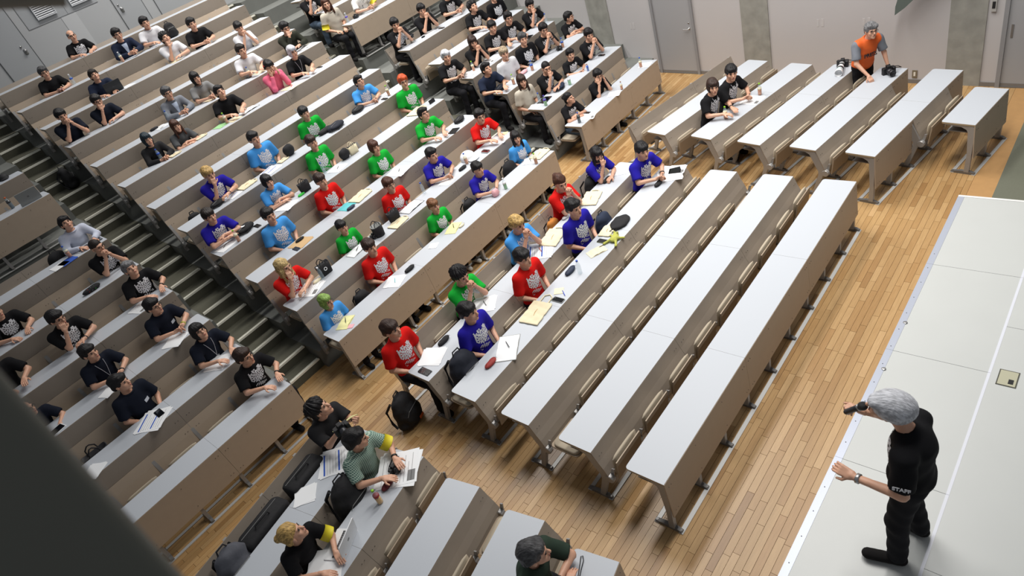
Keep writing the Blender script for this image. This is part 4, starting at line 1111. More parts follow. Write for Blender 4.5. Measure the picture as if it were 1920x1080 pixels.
def p_plush(k):
    T = SDF(.02); T.add(ell((0, 0, .035), (.075, .055, .038))).add(ell((.07, .02, .04), (.045, .042, .036)))
    for q, r in ((.045, 0), (-.045, 1)):
        T.add(cap((-.04, q, .03), (-.105, q*1.9, .018), .018, .016)).add(cap((.03, q, .03), (.07, q*2.4, .018), .016, .015)).add(ell((-.12, q*2.1, .018), (.022, .02, .016)), .008); T.add(ell((.085, .02+q*.55, .075), (.016, .016, .016)), .008)
    T.post.append(lambda P, dd: np.maximum(dd, -P[:, 2])); o = inst('plush_toy', np_mesh('plush_toy', [(*nets(T, .006), 0)], [None]), None, m=mat('plush_yellowgreen', (176, 178, 84), .95, noise=.1, scale=50, bump=.4))
    b = MB()
    for q in (-1, 1): v, f = uvell((.097, .02+q*.025, .080), (.006, .006, .006)); b.add(v, f)
    b.build('eye', pm_('black', .3), o, True); return o
def p_suitcase(k):
    s = k.get('s', 1.); e = empty('suitcase'); b = MB(); b.rbox(-.29*s, .29*s, -.12, .12, .0, .34, .05, 0, 5, .03); b.build('case_body', M_LBAG, e, True)
    b = MB(); b.tube([(-.10, -.02, .34), (-.09, -.02, .38), (.09, -.02, .38), (.10, -.02, .34)], .010, 0, 6); b.build('handle', M_LBAG, e, True)
    b = MB(); b.tube([(-.27*s, -.122, .25), (.27*s, -.122, .25)], .004, 0, 5); b.tube([(-.25*s, .05, .342), (.25*s, .05, .342)], .004, 0, 5); b.build('zip', pm_('grey', .4), e)
    b = MB(); b.lathe([(.018, 0), (.018, .03)], (-.30*s, -.05, .05), 10); b.build('wheel', pm_('grey', .4), e); return e
def p_strap(k):
    b = MB(); b.tube([(-.12, -.03, .004), (-.03, -.012, .006), (.05, .0, .008), (.085, .02, .008), (.075, .035, .008), (.03, .022, .007), (-.05, .0, .005), (-.13, -.02, .004)], .004, 0, 6); o = b.build('cord_loop', pm_('black', .6), None, True); return o
CATS = dict(paper='paper', pen='pen', notebook='notebook', phone='phone', tablet='tablet', pouch='pouch', cap='cap', bottle='bottle', tote='tote bag', backpack='backpack', bag='handbag', laptop='laptop', camera='camera', telecam='camera', tripodcam='camera', plush='plush toy', suitcase='suitcase', strap='cord')
GRP = dict(paper='papers on the desks', bottle='drink bottles on the desks', phone='phones on the desks', tote='cream tote bags on the desks', backpack='backpacks and soft bags', pouch='pouches and cases on the desks', notebook='open notebooks on the desks')
def place(ty, x, y, z, rz, label, k):
    o = globals()['p_'+ty](k); lift = .018 if k.get('stack') else 0
    o.location = (x, y, z+.0015+lift); o.rotation_euler = (0, 0, R(rz)); tag(o, label, CATS[ty], GRP.get(ty)); return o

ROWS = [
{'x': 0, 'y': 3.172, 'z': 0, 'a': 0, 'L': 5.05, 'n': 9, 'type': 'flat', 'occ': [0, 1, 3, 5, 6, 8], 'label': 'long white-topped desk row, fifth from the stage in the middle floor block'},
{'x': 0, 'y': 2.379, 'z': 0, 'a': 0, 'L': 5.05, 'n': 9, 'type': 'flat', 'occ': [], 'label': 'long white-topped desk row, fourth from the stage in the middle floor block'},
{'x': 0, 'y': 1.586, 'z': 0, 'a': 0, 'L': 5.05, 'n': 9, 'type': 'flat', 'occ': [0, 8], 'label': 'long white-topped desk row, third from the stage in the middle floor block'},
{'x': 0, 'y': 0.793, 'z': 0, 'a': 0, 'L': 5.05, 'n': 9, 'type': 'flat', 'occ': [], 'label': 'long white-topped desk row, second from the stage in the middle floor block'},
{'x': 0, 'y': 0.0, 'z': 0, 'a': 0, 'L': 5.05, 'n': 9, 'type': 'front', 'occ': [], 'label': 'long white-topped desk row, first from the stage in the middle floor block'},
{'x': 0, 'y': 5.081, 'z': 0.0, 'a': 0, 'L': 5.235, 'n': 9, 'type': 'front', 'occ': [], 'label': 'white-topped desk row with beige panels, first row up in the middle stepped block'},
{'x': 0, 'y': 5.892, 'z': 0.328, 'a': 0, 'L': 5.235, 'n': 9, 'type': 'step', 'occ': [0, 1, 2, 4, 5, 6, 7, 8], 'label': 'white-topped desk row with beige panels, second row up in the middle stepped block'},
{'x': 0, 'y': 6.703, 'z': 0.655, 'a': 0, 'L': 5.235, 'n': 9, 'type': 'step', 'occ': [0, 2, 4, 6, 8], 'label': 'white-topped desk row with beige panels, third row up in the middle stepped block'},
{'x': 0, 'y': 7.514, 'z': 0.983, 'a': 0, 'L': 5.235, 'n': 9, 'type': 'step', 'occ': [1, 3, 5, 7], 'label': 'white-topped desk row with beige panels, fourth row up in the middle stepped block'},
{'x': 0, 'y': 8.325, 'z': 1.31, 'a': 0, 'L': 5.235, 'n': 9, 'type': 'step', 'occ': [0, 2, 4, 8], 'label': 'white-topped desk row with beige panels, fifth row up in the middle stepped block'},
{'x': 0, 'y': 9.136, 'z': 1.638, 'a': 0, 'L': 5.235, 'n': 9, 'type': 'step', 'occ': [0, 1, 3, 5, 7], 'label': 'white-topped desk row with beige panels, sixth row up in the middle stepped block'},
{'x': 0, 'y': 9.947, 'z': 1.966, 'a': 0, 'L': 5.235, 'n': 9, 'type': 'step', 'occ': [], 'label': 'white-topped desk row with beige panels, seventh row up in the middle stepped block'},
{'x': 0, 'y': 10.758, 'z': 2.293, 'a': 0, 'L': 5.235, 'n': 9, 'type': 'step', 'occ': [1, 2, 4, 6, 7], 'label': 'white-topped desk row with beige panels, eighth row up in the middle stepped block'},
{'x': 0, 'y': 11.569, 'z': 2.621, 'a': 0, 'L': 5.235, 'n': 9, 'type': 'step', 'occ': [3, 4, 6, 8], 'label': 'white-topped desk row with beige panels, ninth row up in the middle stepped block'},
{'x': 0, 'y': 12.38, 'z': 2.948, 'a': 0, 'L': 5.235, 'n': 9, 'type': 'step', 'occ': [0, 1, 7], 'label': 'white-topped desk row with beige panels, tenth row up in the middle stepped block'},
{'x': 0, 'y': 13.191, 'z': 3.276, 'a': 0, 'L': 5.235, 'n': 9, 'type': 'step', 'occ': [2, 5, 6], 'label': 'white-topped desk row with beige panels, eleventh row up in the middle stepped block'},
{'x': 0, 'y': 14.002, 'z': 3.604, 'a': 0, 'L': 5.235, 'n': 9, 'type': 'step', 'occ': [1, 4, 5], 'label': 'white-topped desk row with beige panels, twelfth row up in the middle stepped block'},
{'x': -3.75, 'y': 5.081, 'z': 0.0, 'a': 0, 'L': 2.9, 'n': 5, 'type': 'front', 'occ': [], 'label': 'white-topped desk row with beige panels, first row up in the left stepped block'},
{'x': -3.75, 'y': 5.892, 'z': 0.328, 'a': 0, 'L': 2.9, 'n': 5, 'type': 'step', 'occ': [4], 'label': 'white-topped desk row with beige panels, second row up in the left stepped block'},
{'x': -3.75, 'y': 6.703, 'z': 0.655, 'a': 0, 'L': 2.9, 'n': 5, 'type': 'step', 'occ': [1, 2, 4], 'label': 'white-topped desk row with beige panels, third row up in the left stepped block'},
{'x': -3.75, 'y': 7.514, 'z': 0.983, 'a': 0, 'L': 2.9, 'n': 5, 'type': 'step', 'occ': [0, 2, 4], 'label': 'white-topped desk row with beige panels, fourth row up in the left stepped block'},
{'x': -3.75, 'y': 8.325, 'z': 1.31, 'a': 0, 'L': 2.9, 'n': 5, 'type': 'step', 'occ': [1, 2, 4], 'label': 'white-topped desk row with beige panels, fifth row up in the left stepped block'},
{'x': -3.75, 'y': 9.136, 'z': 1.638, 'a': 0, 'L': 2.9, 'n': 5, 'type': 'step', 'occ': [1, 4], 'label': 'white-topped desk row with beige panels, sixth row up in the left stepped block'},
{'x': -3.75, 'y': 10.758, 'z': 2.293, 'a': 0, 'L': 2.9, 'n': 5, 'type': 'front', 'occ': [], 'label': 'white-topped desk row with beige panels, seventh row up in the left stepped block'},
{'x': -3.75, 'y': 11.569, 'z': 2.621, 'a': 0, 'L': 2.9, 'n': 5, 'type': 'step', 'occ': [], 'label': 'white-topped desk row with beige panels, eighth row up in the left stepped block'},
{'x': 6.11, 'y': 5.081, 'z': 0.0, 'a': 0, 'L': 2.88, 'n': 5, 'type': 'front', 'occ': [], 'label': 'white-topped desk row with beige panels, first row up in the right stepped block'},
{'x': 6.11, 'y': 5.892, 'z': 0.328, 'a': 0, 'L': 2.88, 'n': 5, 'type': 'step', 'occ': [0, 2], 'label': 'white-topped desk row with beige panels, second row up in the right stepped block'},
{'x': 6.11, 'y': 6.703, 'z': 0.655, 'a': 0, 'L': 2.88, 'n': 5, 'type': 'step', 'occ': [0, 1, 3, 4], 'label': 'white-topped desk row with beige panels, third row up in the right stepped block'},
{'x': 6.11, 'y': 7.514, 'z': 0.983, 'a': 0, 'L': 2.88, 'n': 5, 'type': 'step', 'occ': [0, 1, 2, 3, 4], 'label': 'white-topped desk row with beige panels, fourth row up in the right stepped block'},
{'x': 6.11, 'y': 8.325, 'z': 1.31, 'a': 0, 'L': 2.88, 'n': 5, 'type': 'step', 'occ': [0, 1, 2, 3, 4], 'label': 'white-topped desk row with beige panels, fifth row up in the right stepped block'},
{'x': 6.11, 'y': 9.136, 'z': 1.638, 'a': 0, 'L': 2.88, 'n': 5, 'type': 'step', 'occ': [3, 4], 'label': 'white-topped desk row with beige panels, sixth row up in the right stepped block'},
{'x': 6.11, 'y': 10.758, 'z': 2.293, 'a': 0, 'L': 2.88, 'n': 5, 'type': 'front', 'occ': [], 'label': 'white-topped desk row with beige panels, seventh row up in the right stepped block'},
{'x': 6.11, 'y': 11.569, 'z': 2.621, 'a': 0, 'L': 2.88, 'n': 5, 'type': 'step', 'occ': [0, 1], 'label': 'white-topped desk row with beige panels, eighth row up in the right stepped block'},
{'x': 6.11, 'y': 12.38, 'z': 2.948, 'a': 0, 'L': 2.88, 'n': 5, 'type': 'step', 'occ': [0], 'label': 'white-topped desk row with beige panels, ninth row up in the right stepped block'},
{'x': 5.96, 'y': 3.25, 'z': 0, 'a': -11.9, 'L': 2.861, 'n': 5, 'type': 'flat', 'occ': [1, 2], 'label': 'long white-topped desk row, sixth from the stage in the right floor block'},
{'x': 5.89, 'y': 2.4, 'z': 0, 'a': -12.67, 'L': 2.737, 'n': 5, 'type': 'flat', 'occ': [], 'label': 'long white-topped desk row, fifth from the stage in the right floor block'},
{'x': 5.8, 'y': 1.57, 'z': 0, 'a': -11.23, 'L': 2.722, 'n': 5, 'type': 'flat', 'occ': [], 'label': 'long white-topped desk row, fourth from the stage in the right floor block'},
{'x': 5.74, 'y': 0.75, 'z': 0, 'a': -10.29, 'L': 2.632, 'n': 5, 'type': 'flat', 'occ': [], 'label': 'long white-topped desk row, third from the stage in the right floor block', 'flatfront': [4]},
{'x': 5.67, 'y': -0.03, 'z': 0, 'a': -9.75, 'L': 2.598, 'n': 5, 'type': 'flat', 'occ': [], 'label': 'long white-topped desk row, second from the stage in the right floor block', 'flatfront': [0, 1, 4]},
{'x': 6.59, 'y': -0.95, 'z': 0, 'a': -9.6, 'L': 1.05, 'n': 2, 'type': 'front', 'occ': [], 'label': 'short white two-seat desk closest to the stage in the right floor block'},
{'x': -3.559, 'y': 2.665, 'z': 0, 'a': 11.0, 'L': 2.75, 'n': 5, 'type': 'flat', 'occ': [2, 3, 4], 'label': 'long white-topped desk row, fifth from the stage in the lower-left floor block'},
{'x': -3.529, 'y': 1.875, 'z': 0, 'a': 11.0, 'L': 2.75, 'n': 5, 'type': 'flat', 'occ': [], 'label': 'long white-topped desk row, fourth from the stage in the lower-left floor block'},
{'x': -3.519, 'y': 1.045, 'z': 0, 'a': 11.0, 'L': 2.75, 'n': 5, 'type': 'flat', 'occ': [4], 'label': 'long white-topped desk row, third from the stage in the lower-left floor block'},
{'x': -3.499, 'y': 0.235, 'z': 0, 'a': 11.0, 'L': 2.75, 'n': 5, 'type': 'flat', 'occ': [4], 'label': 'long white-topped desk row, second from the stage in the lower-left floor block'},
{'x': -3.499, 'y': -0.555, 'z': 0, 'a': 11.0, 'L': 2.75, 'n': 5, 'type': 'front', 'occ': [], 'label': 'long white-topped desk row, first from the stage in the lower-left floor block'},
{'x': 0.0, 'y': 3.965, 'z': 0, 'a': 0, 'L': 5.05, 'n': 9, 'type': 'back', 'occ': [0, 2, 4, 5, 6, 7, 8], 'label': 'low beige backrest row with folded seats behind the middle floor block'},
{'x': -3.714, 'y': 3.46, 'z': 0, 'a': 11.0, 'L': 2.75, 'n': 5, 'type': 'back', 'occ': [1, 2, 3, 4], 'label': 'beige backrest row behind the lower-left floor desks holding black bags'},
{'x': 6.125, 'y': 4.033, 'z': 0, 'a': -11.9, 'L': 2.861, 'n': 5, 'type': 'back', 'occ': [], 'label': 'beige backrest row with folded seats behind the right floor block'},
{'x': -3.75, 'y': 9.947, 'z': 1.638, 'a': 0, 'L': 2.9, 'n': 5, 'type': 'back', 'occ': [3, 4], 'label': 'freestanding beige backrest row in the left block below the raised front desk'},
{'x': 6.11, 'y': 9.947, 'z': 1.638, 'a': 0, 'L': 2.88, 'n': 5, 'type': 'back', 'occ': [0, 1, 3], 'label': 'freestanding beige backrest row in the right block below the tall-panelled desk'},
{'x': 0.0, 'y': 14.813, 'z': 3.604, 'a': 0, 'L': 5.235, 'n': 9, 'type': 'back', 'occ': [3], 'label': 'topmost beige backrest row of the middle block before the back wall'},
]
# persons: key, x, y, floor z, scale, hair, hair colour, top, top colour, pose, flags, label
PEOPLE = [
('p1', 1.94, 14.587, 3.604, 0.986, 'bald', 'grey', 'tee', 'black', 'E', 'gP', 'older man with thin grey hair in black printed T-shirt, yellow armband, back row'),
('p2', 2.513, 13.776, 3.276, 1.046, 'short', 'black', 'long', 'navy', 'A', 'gi', 'man in glasses and navy jacket over white shirt, hands clasped, second row from the back'),
('p3', 3.151, 13.776, 3.276, 1.038, 'short', 'black', 'tee', 'white', 'E', '', 'man in white collared shirt holding a tablet beside a black bag near the back wall'),
('p4', 3.056, 12.965, 2.948, 1.03, 'curly', 'black', 'tee', 'white', 'B', 'd', 'man with messy dark hair in white shirt resting his cheek on one hand'),
('p5', 3.732, 12.965, 2.948, 1.046, 'short', 'black', 'tee', 'black', 'A', '', 'black-haired man in plain black T-shirt writing on a sheet, near the back'),
('p6', 4.265, 12.154, 2.621, 1.03, 'pony', 'black', 'tee', 'white', 'C', 'f', 'woman with dark ponytail in white T-shirt touching her chin, upper right of middle block'),
('p7', 3.705, 11.393, 2.293, 1.06, 'short', 'dark', 'tee', 'white', 'E', '', 'man with side-parted dark hair in plain white T-shirt next to a round black bag'),
('p8', 0.869, 13.776, 3.276, 0.979, 'short', 'dgrey', 'tee', 'black', 'A', 'g', 'man in glasses and black T-shirt holding a pink phone beside a clear water bottle'),
('p9', 1.418, 12.965, 2.948, 0.983, 'fringe', 'dark', 'tee', 'navy', 'E', 'd', 'man in navy T-shirt behind an open black laptop'),
('p10', 0.966, 12.154, 2.621, 1.004, 'short', 'black', 'tee', 'dnavy', 'B', 'g', 'man in glasses and dark navy shirt, hand on chin, behind the chin-on-fists man'),
('p11', 0.295, 12.154, 2.621, 1.043, 'short', 'black', 'tee', 'dnavy', 'C', '', 'man in dark navy shirt propping chin on both fists at the left desk end'),
('p12', 1.919, 11.343, 2.293, 1.013, 'short', 'dgrey', 'long', 'greyblazer', 'A', 'gi', 'man in grey blazer and light blue shirt with glasses, hands clasped'),
('p13', 2.552, 11.343, 2.293, 1.012, 'bob', 'black', 'tee', 'grey', 'A', 'f', 'person with black bob in grey short-sleeved shirt, arms on desk behind the blazer man'),
('p14', 2.525, 10.582, 1.966, 1.06, 'short', 'black', 'tee', 'black', 'E', 'd', 'man in black polo shirt leafing through papers and a black folder'),
('p15', 0.886, 10.532, 1.966, 0.976, 'bob', 'teal', 'long', 'charcoal', 'A', 'f', 'person with dark teal bob in charcoal shirt beside a clear bottle'),
('p16', 1.444, 10.532, 1.966, 0.947, 'long', 'brown', 'tee', 'dgrey', 'F', 'f', 'woman with long brown hair in dark grey top, arms folded on the desk'),
('p18', 4.838, 11.393, 2.293, 1.06, 'short', 'black', 'long', 'olive', 'B', 'g', 'man in glasses and dark olive shirt with his hand over his mouth'),
('p19', 4.307, 10.582, 1.966, 1.06, 'bobshort', 'silver', 'tee', 'black', 'E', 'gfl', 'person with silver hair and glasses in black T-shirt with a lanyard'),
('p20', 3.658, 10.532, 1.966, 1.053, 'twin', 'black', 'long', 'pink', 'G', 'f', 'woman with red-tied pigtails in pink long-sleeved top, hands at her mouth'),
('p21', 6.07, 11.343, 2.293, 1.054, 'long2', 'brown', 'tee', 'beige', 'D', 'ak', 'man in beige shirt with yellow armband and black trousers by the upper aisle'),
('p22', 6.158, 12.154, 2.621, 1.032, 'short', 'black', 'tee', 'black', 'B', 'P', 'person in jeans behind the beige-shirted man, head cut off by the frame'),
('p23', 6.962, 11.343, 2.293, 1.043, 'short', 'black', 'tee', 'whitepat', 'A', 'a', 'person in white shirt with black leaf pattern, head cut off by the frame'),
('p24', 6.386, 9.771, 1.638, 1.06, 'short', 'black', 'tee', 'black', 'C', 'P', 'young man in black T-shirt, hands at his chin, behind a small tripod camera'),
('p25', 7.184, 9.721, 1.638, 1.049, 'short', 'black', 'tee', 'black', 'C', '', 'young man in black T-shirt, fingers laced before his mouth, second seat of his row'),
('p26', 8.109, 9.771, 1.638, 1.06, 'short', 'black', 'tee', 'black', 'A', 'P', 'person in black printed T-shirt writing, head cut off by the top of the frame'),
('p27', 7.989, 8.96, 1.31, 1.06, 'curly', 'black', 'tee', 'black', 'E', 'Pd', 'young man with curly black hair in black printed T-shirt looking down, upper right block'),
('p28', 8.731, 8.91, 1.31, 1.001, 'short', 'black', 'tee', 'black', 'D', 'P', 'person in black printed T-shirt by the upper right wall, face cut by the frame'),
('p29', 6.087, 8.149, 0.983, 1.06, 'short', 'silver', 'tee', 'black', 'A', 'P', 'man with white hair in black printed T-shirt at the aisle end, right block'),
('p30', 6.837, 8.099, 0.983, 1.051, 'long', 'dbrown', 'tee', 'black', 'C', 'f', 'woman with long dark hair in black T-shirt, hands clasped at her mouth'),
('p31', 7.574, 8.149, 0.983, 1.06, 'fringe', 'black', 'tee', 'black', 'E', 'P', 'young man with fringe in black printed T-shirt holding a white sheet'),
('p32', 8.078, 8.099, 0.983, 1.046, 'short', 'black', 'tee', 'black', 'E', 'gP', 'man in glasses and black printed T-shirt leaning on an open folder'),
('p33', 6.909, 7.288, 0.655, 1.036, 'fringe', 'ash', 'tee', 'white', 'D', '', 'person with ash blond hair in white polo shirt, right block'),
('p34', 6.225, 7.288, 0.655, 1.049, 'short', 'black', 'tee', 'navy', 'E', 'd', 'man in navy T-shirt looking down at his phone beside a dark blue bag'),
('p35', 4.43, 8.91, 1.31, 1.005, 'short', 'black', 'tee', 'sky', 'A', 'gPd', 'man in glasses and sky blue printed T-shirt, hands together near a green-capped bottle'),
('p36', 4.913, 8.149, 0.983, 1.06, 'short', 'orange', 'tee', 'green', 'D', 'gP', 'man with orange hair and glasses in green printed T-shirt'),
('p37', 3.098, 8.91, 1.31, 1.004, 'fringe', 'black', 'tee', 'green', 'D', 'P', 'young man with black fringe in green printed T-shirt beside a dark backpack'),
('p38', 4.371, 7.288, 0.655, 1.04, 'short', 'black', 'tee', 'green', 'E', 'gPd', 'man with black hair and glasses in green printed T-shirt writing beside a black bag'),
('p39', 4.934, 6.477, 0.328, 1.058, 'short', 'black', 'tee', 'red', 'E', 'gP', 'man with glasses in red printed T-shirt writing at the right end of the middle block'),
('p40', 8.85, 8.099, 0.983, 1.028, 'short', 'black', 'tee', 'black', 'B', 'P', 'young man in black T-shirt resting his mouth on his fist by the upper right wall'),
('p42', 9.091, 7.288, 0.655, 0.947, 'short', 'black', 'tee', 'black', 'F', 'gP', 'man in black T-shirt looking back to the side wall, arm across his chest'),
('p43', 8.148, 7.288, 0.655, 1.052, 'short', 'black', 'tee', 'black', 'C', 'gP', 'man in glasses and black T-shirt, hands raised, beside a brown tea bottle'),
('p44', 8.563, 6.477, 0.328, 1.044, 'short', 'black', 'tee', 'black', 'C', 'P', 'smiling man in black T-shirt with fingertips together, next to the concrete pillar'),
('p45', 7.558, 7.288, 0.655, 1.055, 'short', 'dgrey', 'tee', 'black', 'D', 'P', 'middle-aged man in black printed T-shirt sitting upright between two tea bottles'),
('p46', 7.872, 6.477, 0.328, 0.933, 'short', 'black', 'tee', 'black', 'A', 'mP', 'man with moustache in black T-shirt by a small blue can'),
('p47', 7.004, 6.477, 0.328, 1.037, 'buzz', 'black', 'tee', 'black', 'B', 'gP', 'man with shaved head and glasses in black T-shirt, fist at his mouth'),
('p48', 6.335, 6.477, 0.328, 1.032, 'long', 'dbrown', 'tee', 'beige', 'D', 'fk', 'woman with long dark hair in beige shirt at the aisle end, right block'),
('p49', 7.512, 5.666, 0.0, 0.968, 'short', 'black', 'tee', 'black', 'G', 'g', 'man in black T-shirt with glasses, both hands on his cheeks'),
('p50', 6.524, 5.666, 0.0, 0.958, 'bun', 'black', 'tee', 'black', 'F', 'dPfj', 'person with tied-up black hair, black T-shirt and jeans in the right block'),
('p51', 6.753, 2.852, 0, 1.06, 'bobshort', 'dbrown', 'tee', 'black', 'E', 'fPl', 'woman with short brown hair in black printed T-shirt, right floor block'),
('p52', 7.247, 2.746, 0, 1.06, 'fringe', 'black', 'tee', 'black', 'A', 'Pl', 'young man with black hair and lanyard in black printed T-shirt, right floor block'),
('p53', 4.944, 5.666, 0.0, 0.96, 'long', 'black', 'tee', 'sky', 'D', 'fP', 'woman with long black hair in sky blue printed T-shirt'),
('p55', -1.129, 9.721, 1.638, 0.988, 'short', 'black', 'long', 'whitestripe', 'E', 'd', 'man in white long-sleeved shirt looking down at a tablet beside the stairs'),
('p56', -1.121, 8.91, 1.31, 1.012, 'buzz', 'dark', 'tee', 'black', 'C', 'gP', 'balding man in glasses and black T-shirt, hands clasped under his chin, beside the stairs'),
('p57', -1.075, 8.099, 0.983, 1.041, 'short', 'grey', 'tee', 'black', 'E', 'dP', 'grey-haired man in black printed T-shirt looking down, beside the stairs'),
('p58', 0.934, 8.91, 1.31, 1.045, 'fringe', 'blond', 'tee', 'royal', 'B', 'P', 'blond person in royal blue printed T-shirt raising one hand'),
('p59', 0.321, 8.099, 0.983, 1.05, 'fringe', 'dark', 'tee', 'royal', 'F', 'P', 'young man in royal blue printed T-shirt with folded arms by a green-capped tea bottle'),
('p60', 2.013, 8.96, 1.31, 1.06, 'short', 'black', 'tee', 'sky', 'D', 'P', 'young man with black hair in sky blue printed T-shirt beside a round black pouch'),
('p61', 1.44, 8.099, 0.983, 0.999, 'bobshort', 'black', 'tee', 'sky', 'F', 'fP', 'woman with tied black hair in sky blue printed T-shirt writing beside a black handbag'),
('p62', 2.558, 8.12, 0.983, 1.06, 'pony', 'dbrown', 'tee', 'green', 'D', 'fP', 'woman with brown tied hair in green printed T-shirt beside a cream tote bag'),
('p63', 3.165, 7.288, 0.655, 1.01, 'bobshort', 'brown', 'tee', 'green', 'D', 'fP', 'woman with brown fringe in green printed T-shirt in the centre of the middle block'),
('p64', 3.614, 6.477, 0.328, 1.017, 'short', 'black', 'tee', 'royal', 'A', 'P', 'man with short black hair in royal blue printed T-shirt, hands clasped, beside a white bag'),
('p65', 3.801, 5.666, 0.0, 1.027, 'pony', 'black', 'tee', 'royal', 'A', 'fP', 'woman with black hair in royal blue printed T-shirt by a pink pouch'),
('p66', 1.962, 7.288, 0.655, 1.058, 'pony', 'dbrown', 'tee', 'red', 'D', 'fP', 'woman with tied brown hair in red printed T-shirt behind a teal notebook'),
('p67', 2.628, 6.477, 0.328, 0.998, 'fringe', 'brown', 'tee', 'red', 'D', 'gP', 'man with brown bowl cut and glasses in red printed T-shirt behind an open notebook'),
('p68', 2.731, 5.666, 0.0, 0.954, 'pony', 'lbrown', 'tee', 'green', 'D', 'fP', 'woman with light brown hair in green printed T-shirt at the front raised desk'),
('p69', 0.91, 7.338, 0.655, 1.06, 'short', 'black', 'tee', 'sky', 'D', 'P', 'young man in sky blue printed T-shirt behind a brown envelope'),
('p70', 1.502, 6.45, 0.328, 0.93, 'pony', 'black', 'tee', 'green', 'D', 'fP', 'woman with black ponytail in green printed T-shirt beside a black bucket bag'),
('p71', 1.397, 5.716, 0.0, 1.06, 'fringe', 'dbrown', 'tee', 'red', 'D', 'P', 'young man with brown hair in red printed T-shirt behind a paper with dark pen'),
('p72', 0.314, 6.477, 0.328, 1.055, 'long2', 'bleach', 'tee', 'red', 'B', 'P', 'person with long bleached hair in red printed T-shirt, hand at mouth'),
('p73', 1.33, 3.807, 0, 1.06, 'curly', 'black', 'tee', 'green', 'C', 'P', 'man with black curly hair in green printed T-shirt, hands at mouth, rear floor desk'),
('p74', 4.581, 3.757, 0, 1.003, 'long', 'black', 'tee', 'royal', 'B', 'fPm2', 'woman with long black hair and black face mask in royal blue T-shirt'),
('p75', 4.682, 2.964, 0, 1.053, 'fringe', 'black', 'tee', 'royal', 'A', 'P', 'young man with black bowl cut in royal blue printed T-shirt'),
('p76', 3.638, 3.796, 0, 1.06, 'bun', 'brown', 'tee', 'red', 'C', 'fP', 'woman with brown hair in red printed T-shirt, chin on hands, rear floor desk'),
('p77', 3.036, 3.007, 0, 1.06, 'short', 'black', 'tee', 'royal', 'D', 'P', 'young man in royal blue printed T-shirt behind a yellow-green plush toy'),
('p78', 2.546, 3.785, 0, 1.06, 'fringe', 'blond', 'tee', 'sky', 'C', 'P', 'person with blond hair in sky blue T-shirt, hands clasped at mouth'),
('p79', 1.878, 3.014, 0, 1.06, 'fringe', 'black', 'tee', 'red', 'D', 'P', 'young man with black hair in red printed T-shirt, second floor desk'),
('p80', -2.215, 8.099, 0.983, 1.045, 'short', 'black', 'tee', 'black', 'B', 'gP', 'man in glasses and black T-shirt, hand on chin, left block'),
('p81', -2.242, 7.288, 0.655, 1.019, 'short', 'black', 'tee', 'dnavy', 'A', 'l', 'man with black hair and lanyard in dark navy polo, left block'),
('p82', -2.239, 6.477, 0.328, 1.051, 'short', 'black', 'tee', 'dnavy', 'D', 'b', 'man in dark navy polo with white name badge behind a printed handout'),
('p83', -1.271, 7.288, 0.655, 1.03, 'short', 'black', 'tee', 'dnavy', 'A', 'gb', 'man in glasses and navy polo with light blue cuffs, hands clasped, left block'),
('p84', -1.156, 6.477, 0.328, 1.038, 'bobshort', 'black', 'tee', 'dnavy', 'E', 'gdl', 'man with longer black hair, glasses and lanyard in navy shirt holding papers'),
('p85', -1.048, 5.716, 0.0, 1.06, 'short', 'dbrown', 'tee', 'black', 'E', 'gP', 'man with reddish brown hair in black printed T-shirt at the foot of the stairs'),
('p86', -3.185, 7.259, 0.655, 0.93, 'bald', 'dark', 'tee', 'dnavy', 'E', 'g', 'balding man in dark navy shirt partly hidden behind the foreground railing'),
('p87', -2.671, 8.91, 1.31, 0.993, 'short', 'black', 'tee', 'black', 'E', 'P', 'person in black printed T-shirt cut by the left edge of the frame, holding a phone'),
('p88', -3.143, 8.149, 0.983, 1.06, 'short', 'black', 'tee', 'black', 'E', '', 'person outside the left edge whose outstretched arm lies on the desk'),
('p90', 0.308, 5.566, 0.0, 0.93, 'bob', 'limegreen', 'tee', 'sky', 'D', 'gfP', 'person with lime green bob and black glasses in sky blue T-shirt'),
('p91', 0.164, 3.807, 0, 1.06, 'fringe', 'dbrown', 'tee', 'red', 'D', 'P', 'young man with dark brown hair in red printed T-shirt above the floor backpack'),
('p92', 0.78, 3.014, 0, 1.06, 'fringe', 'black', 'tee', 'royal', 'D', 'P', 'young man with black fringe and bandaged arm in royal blue T-shirt'),
('p93', -1.145, 3.782, 0, 1.06, 'curly', 'black', 'tee', 'charcoal', 'K', 'd', 'man with curly black hair in dark shirt aiming a camera with a yellow strap'),
('p94', -1.234, 2.968, 0, 1.06, 'short', 'black', 'tee', 'check', 'E', 'ax', 'man in green checked shirt with yellow armband, bracelets and camera'),
('p95', -2.259, 2.718, 0, 1.016, 'bun', 'blond', 'tee', 'black', 'E', 'fdax', 'woman with blond bun and black top typing on a white laptop'),
('p96', -1.283, 0.523, 0, 1.06, 'short', 'dgrey', 'tee', 'dgreen', 'F', 's', 'grey-haired man in dark green shirt with glasses hung on his chest'),
]
